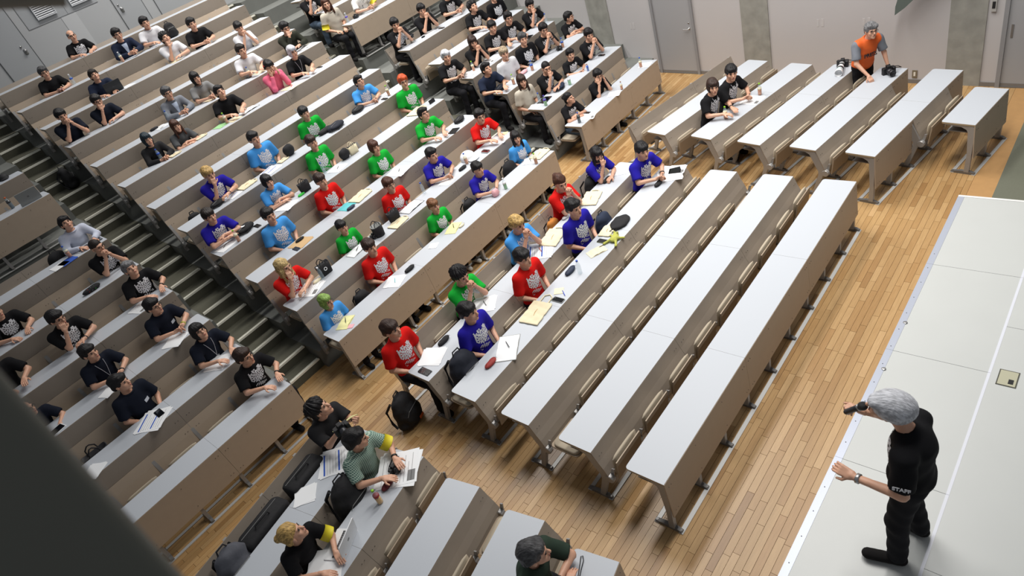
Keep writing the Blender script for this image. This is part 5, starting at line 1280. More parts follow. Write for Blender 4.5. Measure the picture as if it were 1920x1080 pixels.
OBJECTS = [
('bottle', 2.232, 13.389, 4.026, 0, 'tea bottle with white cap before the navy-jacketed man', {'cap': 'white', 'liq': 'tea'}),
('paper', 2.94, 12.68, 3.698, 4, 'yellow-edged booklet under the elbow of the cheek-on-hand man', {'col': 'cream'}),
('paper', 3.688, 12.563, 3.698, 7, 'white sheet under the hands of the black-shirted man near the back', {}),
('backpack', 3.516, 13.51, 4.026, 0, 'black bag on the desk beside the white-shirted man by the back wall', {'s': 0.9, 'col': 'black'}),
('bottle', 1.205, 13.556, 4.026, 0, 'clear water bottle with blue label beside the man holding a pink phone', {'cap': 'white', 'liq': 'water', 'lbc': 'blue'}),
('phone', 0.869, 13.356, 4.076, 0, 'pink phone in the hands of the man with grey-black hair', {'col': 'pink'}),
('laptop', 1.537, 12.66, 3.698, -8, 'open black laptop in front of the navy T-shirt man', {'col': 'black'}),
('paper', 1.77, 12.545, 3.698, 12, 'white sheet right of the black laptop', {}),
('backpack', 4.306, 12.114, 3.076, 0, 'round black backpack on a seat behind the white T-shirt man', {'s': 1.08, 'col': 'black'}),
('bottle', 3.537, 11.077, 3.043, 0, 'tea bottle with blue cap beside a black phone, upper rows', {'cap': 'blue', 'liq': 'tea'}),
('phone', 3.492, 11.108, 3.043, 0, 'black phone left of the blue-capped tea bottle', {'col': 'black'}),
('paper', 3.738, 11.058, 3.043, 2, 'open notebook behind the blue-capped tea bottle', {'col': 'cream'}),
('bottle', 1.658, 11.123, 3.043, 0, 'empty clear bottle in front of the grey blazer', {'cap': 'blue', 'liq': 'water'}),
('pouch', 1.307, 11.118, 3.043, 0, 'flat black pouch left of the clear bottle in the upper rows', {'col': 'black'}),
('paper', 1.425, 11.05, 3.043, 7, 'printed black and white leaflet behind the clear bottle', {'pr': 'dark'}),
('paper', 2.546, 11.058, 3.043, 2, 'yellow booklet in front of the grey-shirted person with black bob', {'col': 'cream'}),
('notebook', 2.76, 10.237, 2.716, 7, 'black folder with loose white papers before the black polo man', {'col': 'black'}),
('bottle', 2.241, 10.176, 2.716, 0, 'green-capped tea bottle on a colourful leaflet', {'cap': 'lime', 'liq': 'tea'}),
('paper', 2.127, 10.247, 2.716, 12, 'colourful green leaflet beside the green-capped bottle in the upper rows', {'col': 'mint'}),
('paper', 2.389, 10.155, 2.716, 4, 'yellow booklet right of the green-capped bottle in the upper rows', {'col': 'cream'}),
('tote', 1.673, 10.263, 2.716, 7, 'folded cream bag before the long brown-haired woman', {'s': 0.7}),
('tote', 1.059, 10.115, 2.716, 7, 'folded cream pouch before the teal-haired person', {'s': 0.6}),
('bottle', 0.881, 10.312, 2.716, 0, 'clear blue-capped water bottle before the teal-haired person', {'cap': 'blue', 'liq': 'water', 'lbc': 'blue'}),
('backpack', -0.24, 12.232, 2.621, 80, 'large black backpack standing on the stairs', {'s': 1.2, 'col': 'black'}),
('cap', -1.113, 11.876, 3.371, 0, 'black cap on the desk at the left edge of the frame', {'col': 'black'}),
('laptop', -1.105, 10.945, 3.043, -8, 'silver laptop open on the rear-left block front desk', {'col': 'silver', 'back': 1}),
('bottle', -1.374, 11.123, 3.043, 0, 'dark cola bottle with orange cap left of the silver laptop', {'cap': 'orange', 'liq': 'cola'}),
('backpack', -1.509, 9.681, 2.093, 0, 'black backpack on the seat beside the white long-sleeved man', {'s': 1.2, 'col': 'black'}),
('phone', -0.916, 9.342, 2.388, 0, 'black phone at the aisle end beside the white long-sleeved man', {'col': 'black'}),
('tablet', -1.171, 9.367, 2.388, 12, 'white-rimmed tablet in front of the white long-sleeved man', {}),
('bottle', -1.392, 9.341, 2.388, 0, 'blue-capped tea bottle on a blue magazine', {'cap': 'blue', 'liq': 'tea'}),
('paper', -1.475, 9.236, 2.388, 7, 'blue magazine under the tea bottle by the stairs', {'col': 'blue'}),
('paper', -1.602, 9.248, 2.388, 7, 'white sheet left of the blue magazine', {}),
('pouch', -1.559, 8.473, 2.06, 0, 'black pouch with red, white and green stripes', {'col': 'black', 'col2': 'red', 's': 1.6}),
('tote', 1.353, 8.605, 2.06, 7, 'cream tote bag lying right of the blond person in royal blue', {'s': 1.0}),
('paper', 1.047, 8.574, 2.06, 10, 'white handout with blue lines below the blond person', {'pr': 'blue'}),
('backpack', 0.748, 8.584, 2.06, 0, 'black soft bag with white piping in front of the blond person', {'s': 0.7, 'col': 'black', 'flat': 1}),
('backpack', 0.384, 8.87, 1.765, 0, 'black bag on the seat left of the man in royal blue', {'s': 0.96, 'col': 'black'}),
('bottle', 0.402, 7.605, 1.733, 0, 'green-capped tea bottle beside the folded-arms man in royal blue', {'cap': 'lime', 'liq': 'tea'}),
('paper', 0.201, 7.76, 1.733, 12, 'white papers with a pencil before the folded-arms man in royal blue', {'s': 1.2, 'pen': 'grey'}),
('backpack', 0.651, 7.801, 1.733, 0, 'flat black bag with white emblem and cables', {'s': 0.85, 'col': 'black', 'flat': 1, 'logo': 1}),
('pouch', 2.381, 8.685, 2.06, 0, 'round black pouch right of the sky blue T-shirt man', {'col': 'black', 's': 1.9, 'tall': 1}),
('paper', 1.865, 8.595, 2.06, 10, 'white handout with blue lines before the sky blue T-shirt man', {'s': 1.3, 'pr': 'blue'}),
('tote', 2.174, 8.653, 2.06, 7, 'cream folded cloth under the round black pouch', {'s': 0.6}),
('bag', 3.109, 7.854, 1.733, 0, 'cream tote bag standing behind a black plush bag', {'col': 'cream', 's': 0.8}),
('pouch', 2.92, 7.874, 1.733, 0, 'small black plush bag on the desk beside cream tote', {'col': 'black', 's': 1.8, 'tall': 1}),
('paper', 2.591, 7.726, 1.733, 12, 'white notebook with pencil before the green T-shirt woman', {'s': 1.2, 'pen': 'grey'}),
('bottle', 2.415, 7.879, 1.733, 0, 'clear water bottle with blue label above the red T-shirt woman', {'cap': 'blue', 'liq': 'water'}),
('paper', 1.404, 7.664, 1.733, 17, 'white notebook under the hand of the sky blue T-shirt woman', {'s': 1.3}),
('bag', 1.86, 7.701, 1.733, 0, 'black handbag standing right of the sky blue T-shirt woman', {'col': 'black', 's': 0.85}),
('pouch', 1.731, 7.669, 1.733, 0, 'bright green box beside the black handbag', {'col': 'green', 's': 0.8}),
('pouch', 1.904, 7.874, 1.733, 0, 'beige pouch with trinkets behind the green box', {'col': 'cream', 's': 0.9}),
('paper', 2.015, 6.961, 1.405, 7, 'teal notebook before the red T-shirt woman', {'col': 'teal'}),
('pouch', 2.0, 6.803, 1.405, 0, 'navy pencil case on the teal notebook', {'col': 'navy', 's': 1.0}),
('tote', 2.33, 6.953, 1.405, 10, 'flat cream tote bag right of the teal notebook', {'s': 1.2}),
('paper', 3.177, 6.853, 1.405, 12, 'white papers with a pen before the brown-fringed woman in green', {'s': 1.5, 'pen': 'dark'}),
('paper', 3.485, 6.071, 1.078, 12, 'white papers under the hands of the royal blue man', {}),
('cap', 4.239, 6.232, 1.078, 0, 'large white rounded bag behind a tea bottle', {'col': 'white', 's': 1.6}),
('bottle', 4.085, 6.12, 1.078, 0, 'blue-capped tea bottle before the white rounded bag', {'cap': 'blue', 'liq': 'tea'}),
('pouch', 3.911, 6.067, 1.078, 0, 'black glasses case beside the blue-capped tea bottle', {'col': 'black', 's': 1.1}),
('phone', 4.508, 6.024, 1.078, 0, 'stack of phones with a red one on top', {'col': 'red', 'stack': 1}),
('pouch', 3.716, 5.222, 0.75, 0, 'round pink pouch before the royal blue T-shirt woman', {'col': 'pink', 's': 1.2, 'tall': 1}),
('bottle', 3.941, 5.187, 0.75, 0, 'small green and white drink bottle by the pink pouch', {'cap': 'white', 'liq': 'mint'}),
('backpack', 4.564, 5.626, 0.455, 0, 'black and grey backpack on the seat beside the sky blue T-shirt woman', {'s': 1.26, 'col': 'black'}),
('notebook', 2.679, 6.162, 1.078, 4, 'open white notebook with black cover by the red T-shirt man', {'col': 'black'}),
('bag', 2.283, 6.15, 1.078, 0, 'black cloth bag standing before the red T-shirt man with glasses', {'col': 'black', 's': 0.9}),
('tote', 2.223, 6.012, 1.078, 7, 'cream bag under the black cloth bag', {'s': 1.0}),
('bottle', 3.089, 6.257, 1.078, 0, 'small clear water bottle with blue cap behind the open notebook', {'cap': 'blue', 'liq': 'water'}),
('pouch', 1.031, 6.996, 1.405, 0, 'black wallet lying on the brown envelope', {'col': 'black', 's': 0.95}),
('paper', 0.991, 6.922, 1.405, 10, 'brown envelope before the sky blue T-shirt man', {'s': 1.3, 'col': 'kraft'}),
('phone', 0.841, 6.83, 1.405, 0, 'dark blue phone beside the brown envelope', {'col': 'navy'}),
('notebook', 1.411, 6.161, 1.078, 7, 'open notebook with orange pen before the black-ponytail woman', {'col': 'white', 's': 0.8}),
('bag', 1.87, 6.087, 1.078, 0, 'black bucket bag with white lining', {'col': 'black', 's': 0.95, 'rnd': 1}),
('camera', 1.783, 6.14, 1.078, 0, 'small black camera left of the bucket bag', {}),
('notebook', 2.718, 5.34, 0.75, 22, 'open pale yellow notebook before the light brown-haired woman', {'col': 'yellow', 's': 0.8}),
('pouch', 2.807, 5.222, 0.75, 0, 'grey plush pouch right of the pale yellow notebook', {'col': 'cream', 's': 0.7}),
('paper', 2.227, 5.331, 0.75, 22, 'square white card with green drawing', {'s': 0.6, 'pr': 'green'}),
('backpack', 3.41, 5.626, 0.455, 0, 'black bag with cream lining on the seat by the light brown-haired woman', {'s': 1.08, 'col': 'black'}),
('paper', 1.308, 5.294, 0.75, 22, 'white paper with dark pen before the red T-shirt man with badge', {'s': 1.2, 'pen': 'teal'}),
('pouch', 1.614, 5.257, 0.75, 0, 'black glasses case beside the paper with dark pen', {'col': 'black', 's': 1.15}),
('paper', 0.439, 6.142, 1.078, 22, 'printed papers stacked before the bleached-hair person', {'s': 1.5, 'pr': 'dark'}),
('bottle', 0.705, 6.158, 1.078, 0, 'clear plastic bottle left of the black tote bag', {'cap': 'white', 'liq': 'water'}),
('bag', 0.813, 6.202, 1.078, 0, 'black tote bag with white logo standing on desk', {'col': 'black', 's': 0.95, 'logo': 1}),
('pouch', 0.617, 6.185, 1.078, 0, 'cream cloth bundle beside the clear plastic bottle', {'col': 'cream', 's': 0.9}),
('phone', 0.803, 7.677, 1.733, 0, 'white-rimmed black phone left of the sky blue T-shirt man', {'col': 'black'}),
('tote', 5.07, 5.299, 0.75, 2, 'cream tote bag at the far end of the front raised desk', {'s': 1.1}),
('bottle', 4.774, 5.147, 0.75, 0, 'green-capped tea bottle at the far end of the front raised desk', {'cap': 'lime', 'liq': 'tea'}),
('paper', 4.839, 5.348, 0.75, 22, 'white papers left of the green-capped tea bottle, front raised desk', {'pen': 'dark'}),
('paper', 4.805, 3.442, 0.75, 27, 'white notebook before the masked woman', {'s': 1.3}),
('pouch', 4.488, 3.459, 0.75, 0, 'long black glasses case before the masked woman', {'col': 'black', 's': 1.15}),
('backpack', 4.403, 3.717, 0.455, 0, 'black and silver backpack on the seat beside the masked woman', {'s': 1.2, 'col': 'black'}),
('paper', 4.813, 2.529, 0.75, 27, 'white booklet under the hands of the royal blue bowl-cut man', {'s': 1.5}),
('paper', 4.971, 2.493, 0.75, 12, 'printed sheet with drawings at the far desk end', {'s': 1.0, 'pr': 'dark'}),
('pouch', 4.533, 2.57, 0.75, 0, 'dark glasses case before the royal blue bowl-cut man', {'col': 'black', 's': 1.1}),
('tote', 3.969, 3.428, 0.75, 17, 'folded cream bag before the red T-shirt woman', {'s': 1.2}),
('pouch', 3.431, 3.532, 0.75, 0, 'checkered black and white pouch beside the dark-haired man in blue', {'col': 'checker', 's': 0.9}),
('backpack', 3.31, 3.717, 0.455, 0, 'orange and teal bag on the seat beside the blond person', {'s': 0.96, 'col': 'orangebag'}),
('backpack', 3.522, 2.924, 0.455, 0, 'navy backpack on the seat beside the plush toy desk', {'s': 1.2, 'col': 'navy'}),
('bag', 3.48, 2.607, 0.75, 0, 'black cloth bag lying on cream tote beside plush toy', {'col': 'black', 's': 1.0, 'flat': 1}),
('tote', 3.272, 2.683, 0.75, 7, 'white crumpled bag behind the plush toy', {'s': 0.8}),
('plush', 3.113, 2.459, 0.75, 0, 'yellow-green plush frog lying on the desk', {}),
('phone', 3.048, 2.611, 0.75, 0, 'phone in patterned case left of the plush frog', {'col': 'olive', 's': 1.1}),
('pen', 2.932, 2.571, 0.75, -18, 'black pen below the patterned phone', {'col': 'black'}),
('notebook', 2.821, 2.569, 0.75, -28, 'small open cream notebook near the plush frog', {'col': 'cream', 's': 0.65}),
('tote', 2.927, 3.416, 0.75, 12, 'cream tote bag right of the blond person in sky blue', {'s': 1.3}),
('paper', 2.609, 3.412, 0.75, 27, 'white handout with blue lines and orange pens', {'s': 1.6, 'pr': 'blue', 'pen': 'orange'}),
('pouch', 2.332, 2.672, 0.75, 0, 'navy drawstring pouch left of clear bottle on the floor desk', {'col': 'navy', 's': 1.2}),
('bottle', 2.352, 2.527, 0.75, 0, 'clear water bottle with blue cap right of navy pouch', {'cap': 'blue', 'liq': 'water'}),
('paper', 1.945, 2.589, 0.75, 27, 'small pale yellow note on the floor desk', {'s': 0.5, 'col': 'cream'}),
('pen', 1.929, 2.5, 0.75, 52, 'blue pen beside the pale yellow note', {'col': 'bluepen'}),
('phone', 1.791, 2.487, 0.75, 0, 'patterned metallic phone case below the blue pen', {'col': 'silver', 's': 1.1}),
('tote', 1.479, 2.623, 0.75, 7, 'cream tote bag with handles lying over the desk edge', {'s': 1.3, 'handle': 1}),
('paper', 1.382, 3.442, 0.75, 32, 'white paper with pen before the green T-shirt curly man', {'s': 1.3, 'pen': 'grey'}),
('notebook', 0.836, 2.571, 0.75, 32, 'large open white notebook beside the red pencil case', {'col': 'white', 's': 1.1}),
('pouch', 0.541, 2.593, 0.75, 0, 'red patterned pencil case with blue pen', {'col': 'redpouch', 's': 1.1}),
('backpack', 0.383, 2.924, 0.455, 0, 'dark navy backpack on the seat beside the bandaged man', {'s': 1.5, 'col': 'dnavybag'}),
('pouch', 0.606, 3.486, 0.75, 0, 'black and red glasses case before the red T-shirt man', {'col': 'black', 's': 1.15}),
('paper', 0.339, 3.442, 0.75, 22, 'blank white sheet at the near end of the rear floor desk', {'s': 1.3}),
('phone', 0.103, 3.342, 0.75, 0, 'black phone at the near end of the rear floor desk', {'col': 'black', 's': 1.2}),
('backpack', -0.222, 3.696, 0.0, 20, 'large black backpack with red patch standing on the wooden floor', {'s': 1.45, 'col': 'black', 'red': 1}),
('notebook', 0.326, 5.33, 0.75, 27, 'open pale yellow notebook with pen before the green-haired person', {'col': 'yellow', 's': 0.75}),
('paper', 0.302, 5.166, 0.75, 27, 'small pink and white card', {'s': 0.35, 'col': 'pink'}),
('backpack', 0.869, 5.626, 0.455, 0, 'black and cream bag on the seat beside the green-haired person', {'s': 1.08, 'col': 'black'}),
('paper', -1.297, 7.701, 1.733, 17, 'printed handout under the grey-haired man in black', {'s': 1.2, 'pr': 'dark'}),
('paper', -1.358, 6.823, 1.405, 32, 'folded white papers under the clasped hands in the left block', {'s': 1.2}),
('paper', -1.211, 6.162, 1.078, 32, 'white papers and grey folder held by the longer-haired man', {'s': 1.3}),
('paper', -2.385, 6.796, 1.405, 22, 'white sheet before the lanyard man in the left block', {'s': 0.8}),
('phone', -2.153, 6.096, 1.078, 0, 'black phone lying on the printed handout, left block', {'col': 'black', 's': 1.2}),
('paper', -2.263, 6.052, 1.078, 34, 'large printed handout with blue lines, left block', {'s': 1.6, 'pr': 'blue'}),
('tablet', -3.097, 6.809, 1.405, 12, 'small tablet with white rim near the foreground railing', {}),
('paper', -3.093, 5.992, 1.078, 32, 'white paper near the foreground railing', {'s': 1.0}),
('bag', -2.969, 6.437, 0.783, 0, 'black handbag on the seat near the foreground railing', {'col': 'black', 's': 1.32}),
('paper', -1.354, 3.339, 0.75, 45.0, 'printed programme with blue band behind the checked shirt', {'s': 1.6, 'pr': 'blue'}),
('paper', -1.828, 3.308, 0.75, 48.0, 'folded white leaflet on the lower-left desk', {'s': 1.0}),
('suitcase', -1.664, 3.589, 0.455, 11.0, 'black soft suitcase on the seats, lower left', {'s': 0.86}),
('suitcase', -2.287, 3.468, 0.455, 11.0, 'long black bag on the seats by the frame bottom', {'s': 1.03}),
('backpack', -2.724, 3.383, 0.455, 11.0, 'grey backpack on the seat at the frame bottom', {'s': 1.44, 'col': 'greybag'}),
('backpack', -1.568, 2.812, 0.455, 11.0, 'black backpack on the seat beside the checked shirt', {'s': 1.62, 'col': 'black'}),
('paper', -1.079, 2.545, 0.75, 33.0, 'large white printed sheets under the compact camera', {'s': 1.9, 'pr': 'dark'}),
('camera', -1.114, 2.566, 0.75, 11.0, 'silver and black compact camera on white sheets', {}),
('pouch', -1.269, 2.498, 0.75, 11.0, 'dark red camera case', {'col': 'darkred', 's': 1.1}),
('bottle', -1.458, 2.414, 0.75, 11.0, 'juice bottle with lime cap and red label', {'cap': 'lime', 'liq': 'juice', 'lbc': 'red'}),
('laptop', -1.991, 2.422, 0.75, 27.0, 'white laptop open before the blond-bun woman', {'col': 'white'}),
('paper', -2.22, 2.384, 0.75, 38.0, 'white sheets beside the white laptop', {'s': 1.5}),
('camera', -1.125, 3.282, 1.03, -10, 'black camera with yellow strap before the curly-haired man', {'big': 1, 'strapcol': 1}),
('bottle', 7.419, 2.243, 0.75, -12.7, 'green-capped tea bottle on the right floor block, farther one', {'cap': 'lime', 'liq': 'tea'}),
('paper', 7.226, 2.289, 0.75, -10.7, 'open printed booklet by the farther green-capped bottle', {'s': 1.3, 'pr': 'dark'}),
('bottle', 6.586, 2.463, 0.75, -12.7, 'green-capped tea bottle on the right floor block, nearer one', {'cap': 'lime', 'liq': 'tea'}),
('telecam', 8.464, 1.278, 0.75, -80, 'white telephoto camera lying on a right floor desk', {}),
('camera', 8.154, 0.51, 0.75, -50, 'black camera with looped strap before the orange-vested man', {'big': 1}),
('bottle', 8.642, 5.269, 0.75, 0, 'blue-capped tea bottle at the far end of the front raised desk', {'cap': 'blue', 'liq': 'tea'}),
('paper', 8.74, 5.224, 0.75, 12, 'white sheet behind the blue-capped tea bottle, right block', {}),
('bottle', 7.627, 5.116, 0.75, 0, 'small amber bottle with brown cap, right block', {'cap': 'brown', 'liq': 'tea', 's': 0.8}),
('paper', 7.443, 5.181, 0.75, 17, 'white paper before the man with hands on cheeks', {}),
('bottle', 6.266, 5.223, 0.75, 0, 'dark bottle in black sleeve with blue cap', {'cap': 'blue', 'liq': 'cola'}),
('paper', 6.52, 5.201, 0.75, 17, 'printed paper before the tied-up black hair person', {'s': 1.2, 'pr': 'dark'}),
('phone', 6.642, 5.315, 0.75, 0, 'black phone on the desk corner before the tied-up black hair person', {'col': 'black'}),
('tablet', 6.503, 6.152, 1.078, 12, 'closed grey laptop on the second right desk', {'s': 1.3, 'dark': 1}),
('bottle', 6.39, 6.176, 1.078, 0, 'clear bottle with blue cap beside closed grey laptop', {'cap': 'blue', 'liq': 'water'}),
('bottle', 6.286, 5.948, 1.078, 0, 'purple-capped bottle with green base beside closed grey laptop', {'cap': 'purple', 'liq': 'mint', 'lbc': 'purple'}),
('paper', 6.234, 6.194, 1.078, 12, 'folded white paper at the aisle corner of the second right desk', {'s': 0.9}),
('backpack', 7.008, 6.142, 1.078, 0, 'navy cloth bag before the shaved-head man', {'s': 0.8, 'col': 'navy', 'flat': 1}),
('bottle', 7.17, 5.987, 1.078, 0, 'clear bottle with white cap and green label beyond the navy cloth bag', {'cap': 'white', 'liq': 'mint'}),
('bottle', 7.796, 5.959, 1.078, 0, 'small blue can-like bottle beside the moustached man', {'cap': 'red', 'liq': 'blue', 's': 0.7}),
('bottle', 8.268, 6.846, 1.405, 0, 'blue-labelled tea bottle right of the glasses man with raised hands', {'cap': 'blue', 'liq': 'tea', 'lbc': 'blue'}),
('bottle', 7.157, 6.845, 1.405, 0, 'blue-labelled tea bottle before the upright middle-aged man', {'cap': 'blue', 'liq': 'tea', 'lbc': 'blue'}),
('phone', 8.543, 6.112, 1.078, 0, 'black phone before the smiling man by the pillar', {'col': 'black'}),
('camera', 8.134, 6.852, 1.405, 0, 'small black camera beside the blue-labelled tea bottle', {}),
('pouch', 7.015, 6.982, 1.405, 0, 'pink and green pouch left of a tea bottle in the right block', {'col': 'pink', 's': 1.4}),
('bottle', 8.898, 7.666, 1.733, 0, 'clear bottle with blue cap alone at the desk end by the wall', {'cap': 'blue', 'liq': 'water'}),
('backpack', 6.296, 7.04, 1.405, 0, 'dark navy shoulder bag on the third right desk', {'s': 0.7, 'col': 'dnavybag', 'flat': 1}),
('bottle', 6.529, 6.853, 1.405, 0, 'green-capped tea bottle right of the dark shoulder bag', {'cap': 'lime', 'liq': 'tea'}),
('bottle', 6.473, 7.8, 1.733, 0, 'green-capped tea bottle beside the white-haired man', {'cap': 'lime', 'liq': 'tea'}),
('paper', 6.349, 7.814, 1.733, 12, 'white papers beside the white-haired man', {}),
('paper', 6.954, 7.784, 1.733, 12, 'printed papers before the long-haired woman in black', {'s': 1.3, 'pr': 'dark'}),
('tripodcam', 6.544, 9.476, 2.388, 0, 'small camera on mini tripod on the upper right desk', {}),
('pouch', 6.803, 9.385, 2.388, 0, 'small black item right of the mini tripod', {'col': 'black', 's': 0.6}),
('paper', 7.038, 9.436, 2.388, 12, 'white sheet right of the mini tripod', {'s': 1.0}),
('phone', 7.267, 9.245, 2.388, 0, 'black phone on the upper right desk', {'col': 'black'}),
('camera', 6.536, 11.108, 3.043, 0, 'black camera on the white desk by the beige-shirted man', {}),
('bottle', 6.311, 11.123, 3.043, 0, 'clear bottle with purple label by the black camera', {'cap': 'white', 'liq': 'water', 'lbc': 'purple'}),
('tablet', 8.102, 7.594, 1.733, 12, 'black tablet under the glasses man in black', {'dark': 1}),
('paper', 4.949, 6.066, 1.078, 17, 'open pink-edged notebook before the red T-shirt man at the right end', {'s': 1.3}),
('paper', 5.184, 6.115, 1.078, 17, 'small yellow note before the red T-shirt man at the right end', {'s': 0.4, 'col': 'yellow'}),
('tablet', 4.608, 6.802, 1.405, 17, 'black tablet before the green T-shirt man with glasses', {'dark': 1}),
('paper', 4.378, 6.916, 1.405, 17, 'white notebook before the green T-shirt man with glasses', {'s': 1.2}),
('backpack', 4.986, 6.999, 1.405, 0, 'black pouch bag with blue detail right of the green T-shirt man', {'s': 0.65, 'col': 'black', 'flat': 1}),
('tote', 4.693, 7.77, 1.733, 12, 'cream tote bag with papers before the orange-haired man', {'s': 1.2}),
('phone', 5.06, 7.681, 1.733, 0, 'black phone standing at the far end of the desk', {'col': 'black', 'stand': 1}),
('backpack', 4.053, 8.658, 2.06, 0, 'pair of black soft pouches before the sky blue T-shirt man', {'s': 0.75, 'col': 'black', 'flat': 1}),
('phone', 4.552, 8.411, 2.06, 0, 'black phone left of a green-capped bottle in the fifth row', {'col': 'black'}),
('paper', 4.846, 8.507, 2.06, 12, 'white papers behind the green-capped bottle, fifth row', {'s': 1.2}),
('bottle', 4.709, 8.437, 2.06, 0, 'green-capped tea bottle right of the sky blue T-shirt man with glasses', {'cap': 'lime', 'liq': 'tea'}),
('backpack', 3.389, 8.531, 2.06, 0, 'dark navy backpack lying beside the green T-shirt fringe man', {'s': 0.95, 'col': 'dnavybag', 'flat': 1}),
('pouch', 3.216, 8.659, 2.06, 0, 'black soft pouch left of the dark navy backpack', {'col': 'black', 's': 2.0}),
('phone', 4.638, 10.297, 2.716, 0, 'phone held by the silver-haired person', {'col': 'black'}),
('paper', 4.455, 10.247, 2.716, 12, 'white paper before the silver-haired person', {}),
('paper', 4.964, 11.028, 3.043, 12, 'white papers before the olive-shirted man', {'s': 1.3, 'pr': 'dark'}),
('backpack', 4.954, 11.303, 2.748, 0, 'smooth black bag on the seat behind the pigtailed woman', {'s': 0.96, 'col': 'black'}),
('paper', 3.746, 10.11, 2.716, 12, 'cream booklet with pink pen before the pigtailed woman', {'s': 1.4, 'col': 'cream', 'pen': 'pinkpen'}),
('strap', -0.989, 0.224, 0.75, 11.0, 'black cord loop lying on the frontmost left desk', {}),
('backpack', 6.6, 2.416, 0.0, 20, 'black bag on the floor under the right floor desks', {'s': 0.9, 'col': 'black'}),
]
SPK = ((0.74, -1.71, .1), 3.142, 1.06)
PRM = ((8.27, .90, 0), -0.733, .96)
BARS = [('railing_bar', [-2.6701, -1.5101, 6.0396], [-2.7496, -2.1109, 4.9682], 0.09, 0.03, [0.0572, 0.0071, -0.0008], ('railing_paint', (96, 97, 88), 0.45), 'dark blurred railing bar crossing the lower left corner near the camera', 'railing'), ('railing_pipe', [-2.7276, -1.4051, 5.9269], [-2.8097, -2.0159, 4.9208], 0.028, 0.026, [0.0572, 0.0071, -0.0008], ('pipe_teal', (60, 92, 96), 0.35), 'thin teal pipe below the dark railing in the lower left corner', 'railing'), ('lamp_cover', [-2.5417, -1.4675, 5.8001], [-2.383, -1.5077, 5.7444], 0.03, 0.02, [0.012, -0.0025, 0.0169], ('lamp_cover_tan', (120, 112, 100), 0.6), 'blurred tan lamp cover at the upper left frame corner', 'lamp')]
# ================================================================= ASSEMBLY
for spec in ROWS: desk_row(spec, spec['label'], spec['occ'])
for spec in PEOPLE: person(spec)
for it in OBJECTS: place(*it)
def standing(pose, loc, rz, hair, hc, shirtc, label, hy, hp, sc, trc='trousers', extra=None):
    root = empty('person', loc, rz); root.scale = (sc,)*3; tag(root, label, 'person'); P = mkpose(pose)
    inst('body', body_mesh(pose, hy, hp, coarse=.015), root); inst('shirt', shirt_mesh(pose, 'tee', .012), root, m=cmat(shirtc)); inst('trousers', trouser_mesh(pose, .014), root, m=cmat(trc))
    for i in (0, 1): inst('shoe', shoe_mesh(pose, i), root, m=cmat('shoeblack'))
    h = inst('hair', np_mesh('hair', [(*nets(hair_sdf(hair), .0055), 0)], [None]), root, tuple(P['head']), m=hair_mat(hc)); h.rotation_euler = (Matrix.Rotation(hy, 4, 'Z') @ Matrix.Rotation(-hp, 4, 'X')).to_euler('XYZ')
    return root, P, h
# speaker on the stage
root, P, h = standing('stand_mic', SPK[0], SPK[1], 'smooth', 'silver', 'black', 'white-haired speaker in black staff T-shirt standing on the stage with a microphone', .0, .05, SPK[2])
inst('shirt_print', emblem_mesh('stand_mic'), root); root.scale = (1.17, 1.24, 1.025)
wv = P['wr'][0]; hd = P['hd'][0]/np.linalg.norm(P['hd'][0]); gp = wv+hd*.09+V3(.01, -.03, 0)
mic = empty('microphone'); mic.parent = None
MW = Matrix.Translation(root.location) @ Matrix.Rotation(root.rotation_euler[2], 4, 'Z') @ Matrix.Diagonal((1.17, 1.24, 1.025, 1))
md = Vector((.10, .66, .80)).normalized(); ball = Vector((.0, -.262, 1.54)); Mm = Matrix.Translation(MW @ ball) @ Matrix.Rotation(root.rotation_euler[2], 4, 'Z') @ Matrix.Translation(md*-.20) @ md.to_track_quat('Z', 'Y').to_matrix().to_4x4(); mic.matrix_world = Mm
b = MB(); b.lathe([(.018, .0), (.021, .01), (.023, .12), (.024, .15)], n=14); b.build('mic_body', pm_('dark', .45), mic, True)
b = MB(); b.lathe([(.024, .15), (.027, .152), (.027, .162), (.024, .164)], n=14); b.build('mic_ring', M_STEEL, mic, True)
b = MB(); b.lathe([(.022, .164), (.031, .176), (.034, .194), (.029, .214), (.014, .226)], n=14); b.build('mic_grille', mat('mic_mesh', (30, 30, 34), .5, bump=.5, scale=300), mic, True)
tag(mic, 'black handheld microphone with silver ring held by the speaker', 'microphone')
ax = Vector(P['wr'][1]-P['el'][1]).normalized(); b = MB(); b.lathe([(.029, -.012), (.035, -.009), (.035, .009), (.029, .012)], (0, 0, 0), 16, 0, Matrix.Translation(Vector(P['wr'][1])-ax*.02) @ ax.to_track_quat('Z', 'Y').to_matrix().to_4x4()); b.build('wristwatch', M_STEEL, root, True)
def text_obj(name, s, size, m, M, parent, depth=.0012):
    c = bpy.data.curves.new(name, 'FONT'); c.body = s; c.size = size; c.extrude = depth; c.align_x = 'CENTER'; c.align_y = 'CENTER'; c.resolution_u = 3; c.offset = .0012
    o = bpy.data.objects.new(name, c); COL.objects.link(o); dg = bpy.context.evaluated_depsgraph_get(); me = bpy.data.meshes.new_from_object(o.evaluated_get(dg)); bpy.data.objects.remove(o)
    me.materials.clear(); me.materials.append(m); q = bpy.data.objects.new(name, me); link(q, parent); q.matrix_local = M; return q
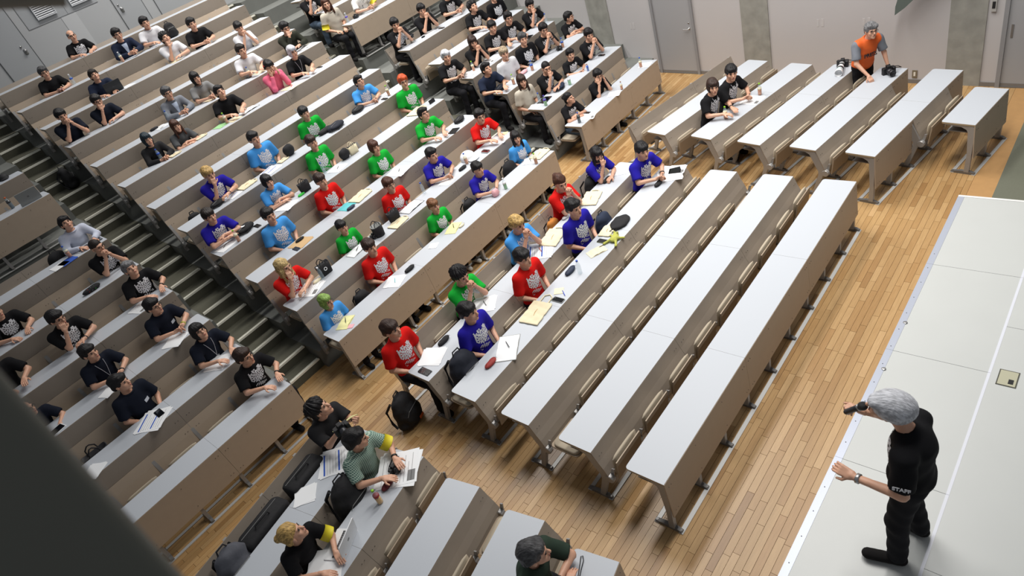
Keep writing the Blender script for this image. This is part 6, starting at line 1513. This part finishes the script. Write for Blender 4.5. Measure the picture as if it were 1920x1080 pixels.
# STAFF on the left sleeve
a, bb = Vector(P['sh'][1]), Vector(P['el'][1]); axv = (bb-a).normalized(); pos = a+(bb-a)*.62; out = (Vector((1, .15, .35))-axv*Vector((1, .15, .35)).dot(axv)).normalized()
xx = out.cross(axv)*-1; 
Ms = Matrix(((xx.x, -axv.x, out.x, pos.x+out.x*.079), (xx.y, -axv.y, out.y, pos.y+out.y*.079), (xx.z, -axv.z, out.z, pos.z+out.z*.079), (0, 0, 0, 1)))
if Ms.to_3x3().determinant() < 0: Ms = Matrix(((-xx.x, -axv.x, out.x, pos.x+out.x*.079), (-xx.y, -axv.y, out.y, pos.y+out.y*.079), (-xx.z, -axv.z, out.z, pos.z+out.z*.079), (0, 0, 0, 1)))
text_obj('sleeve_lettering', 'STAFF', .034, MATS['print_white'], Ms, root)
# press photographer by the right wall
root, P, h = standing('stand_reach', PRM[0], PRM[1], 'short', 'grey', 'greyblazer', 'grey-haired man in orange press vest and glasses standing by the right wall', -.15, .12, PRM[2])
g_ = inst('glasses', glasses_mesh(), root, tuple(P['head'])); g_.rotation_euler = h.rotation_euler
vm = np_mesh('vest', [(*nets(shirt_sdf('stand_reach', 'vest'), .013), 0)], [None]); inst('vest', vm, root, m=mat('vest_orange', (226, 98, 32), .7, bump=.15, scale=20))
T = shirt_sdf('stand_reach', 'vest'); q = march(T, np.array([0.]), np.array([P['chest'][2]-.06]))[0]
text_obj('vest_lettering', 'PRESS', .085, pm_('dark', .8), Matrix.Translation((q[0], q[1]-.010, q[2])) @ Matrix.Rotation(R(84), 4, 'X'), root, .004)
b = MB(); ax = Vector(P['wr'][1]-P['el'][1]).normalized(); b.lathe([(.029, -.012), (.036, -.009), (.036, .009), (.029, .012)], (0, 0, 0), 16, 0, Matrix.Translation(Vector(P['wr'][1])-ax*.02) @ ax.to_track_quat('Z', 'Y').to_matrix().to_4x4()); b.build('wristwatch', pm_('dark', .4), root, True)
# foreground: dark steel railing of the gallery close to the camera
def bar(name, A, B, w, t, wd, m, label, cat):
    A, B, wd = Vector(A), Vector(B), Vector(wd).normalized(); d = (B-A).normalized(); n = d.cross(wd).normalized(); wd = n.cross(d)
    b = MB(); pts = []; k = 6; r = t/2
    for cx, a0 in ((w/2-r, -90), (-w/2+r, 90)):
        for i in range(k+1): a = R(a0+180*i/k); pts.append((cx+r*math.cos(a), r*math.sin(a)))
    v = [A+wd*x+n*y_ for x, y_ in pts]+[B+wd*x+n*y_ for x, y_ in pts]; N = len(pts)
    b.add(v, [(i, (i+1) % N, N+(i+1) % N, N+i) for i in range(N)]+[tuple(range(N-1, -1, -1)), tuple(range(N, 2*N))]); o = b.build(name, m, None, True); tag(o, label, cat); return o
for q in BARS: bar(q[0], q[1], q[2], q[3], q[4], q[5], mat(q[6][0], q[6][1], q[6][2]), q[7], q[8])
print('objects', len(bpy.data.objects), 'tris', sum(sum(len(p.vertices)-2 for p in m.polygons) for m in bpy.data.meshes if len(m.polygons) < 20000))
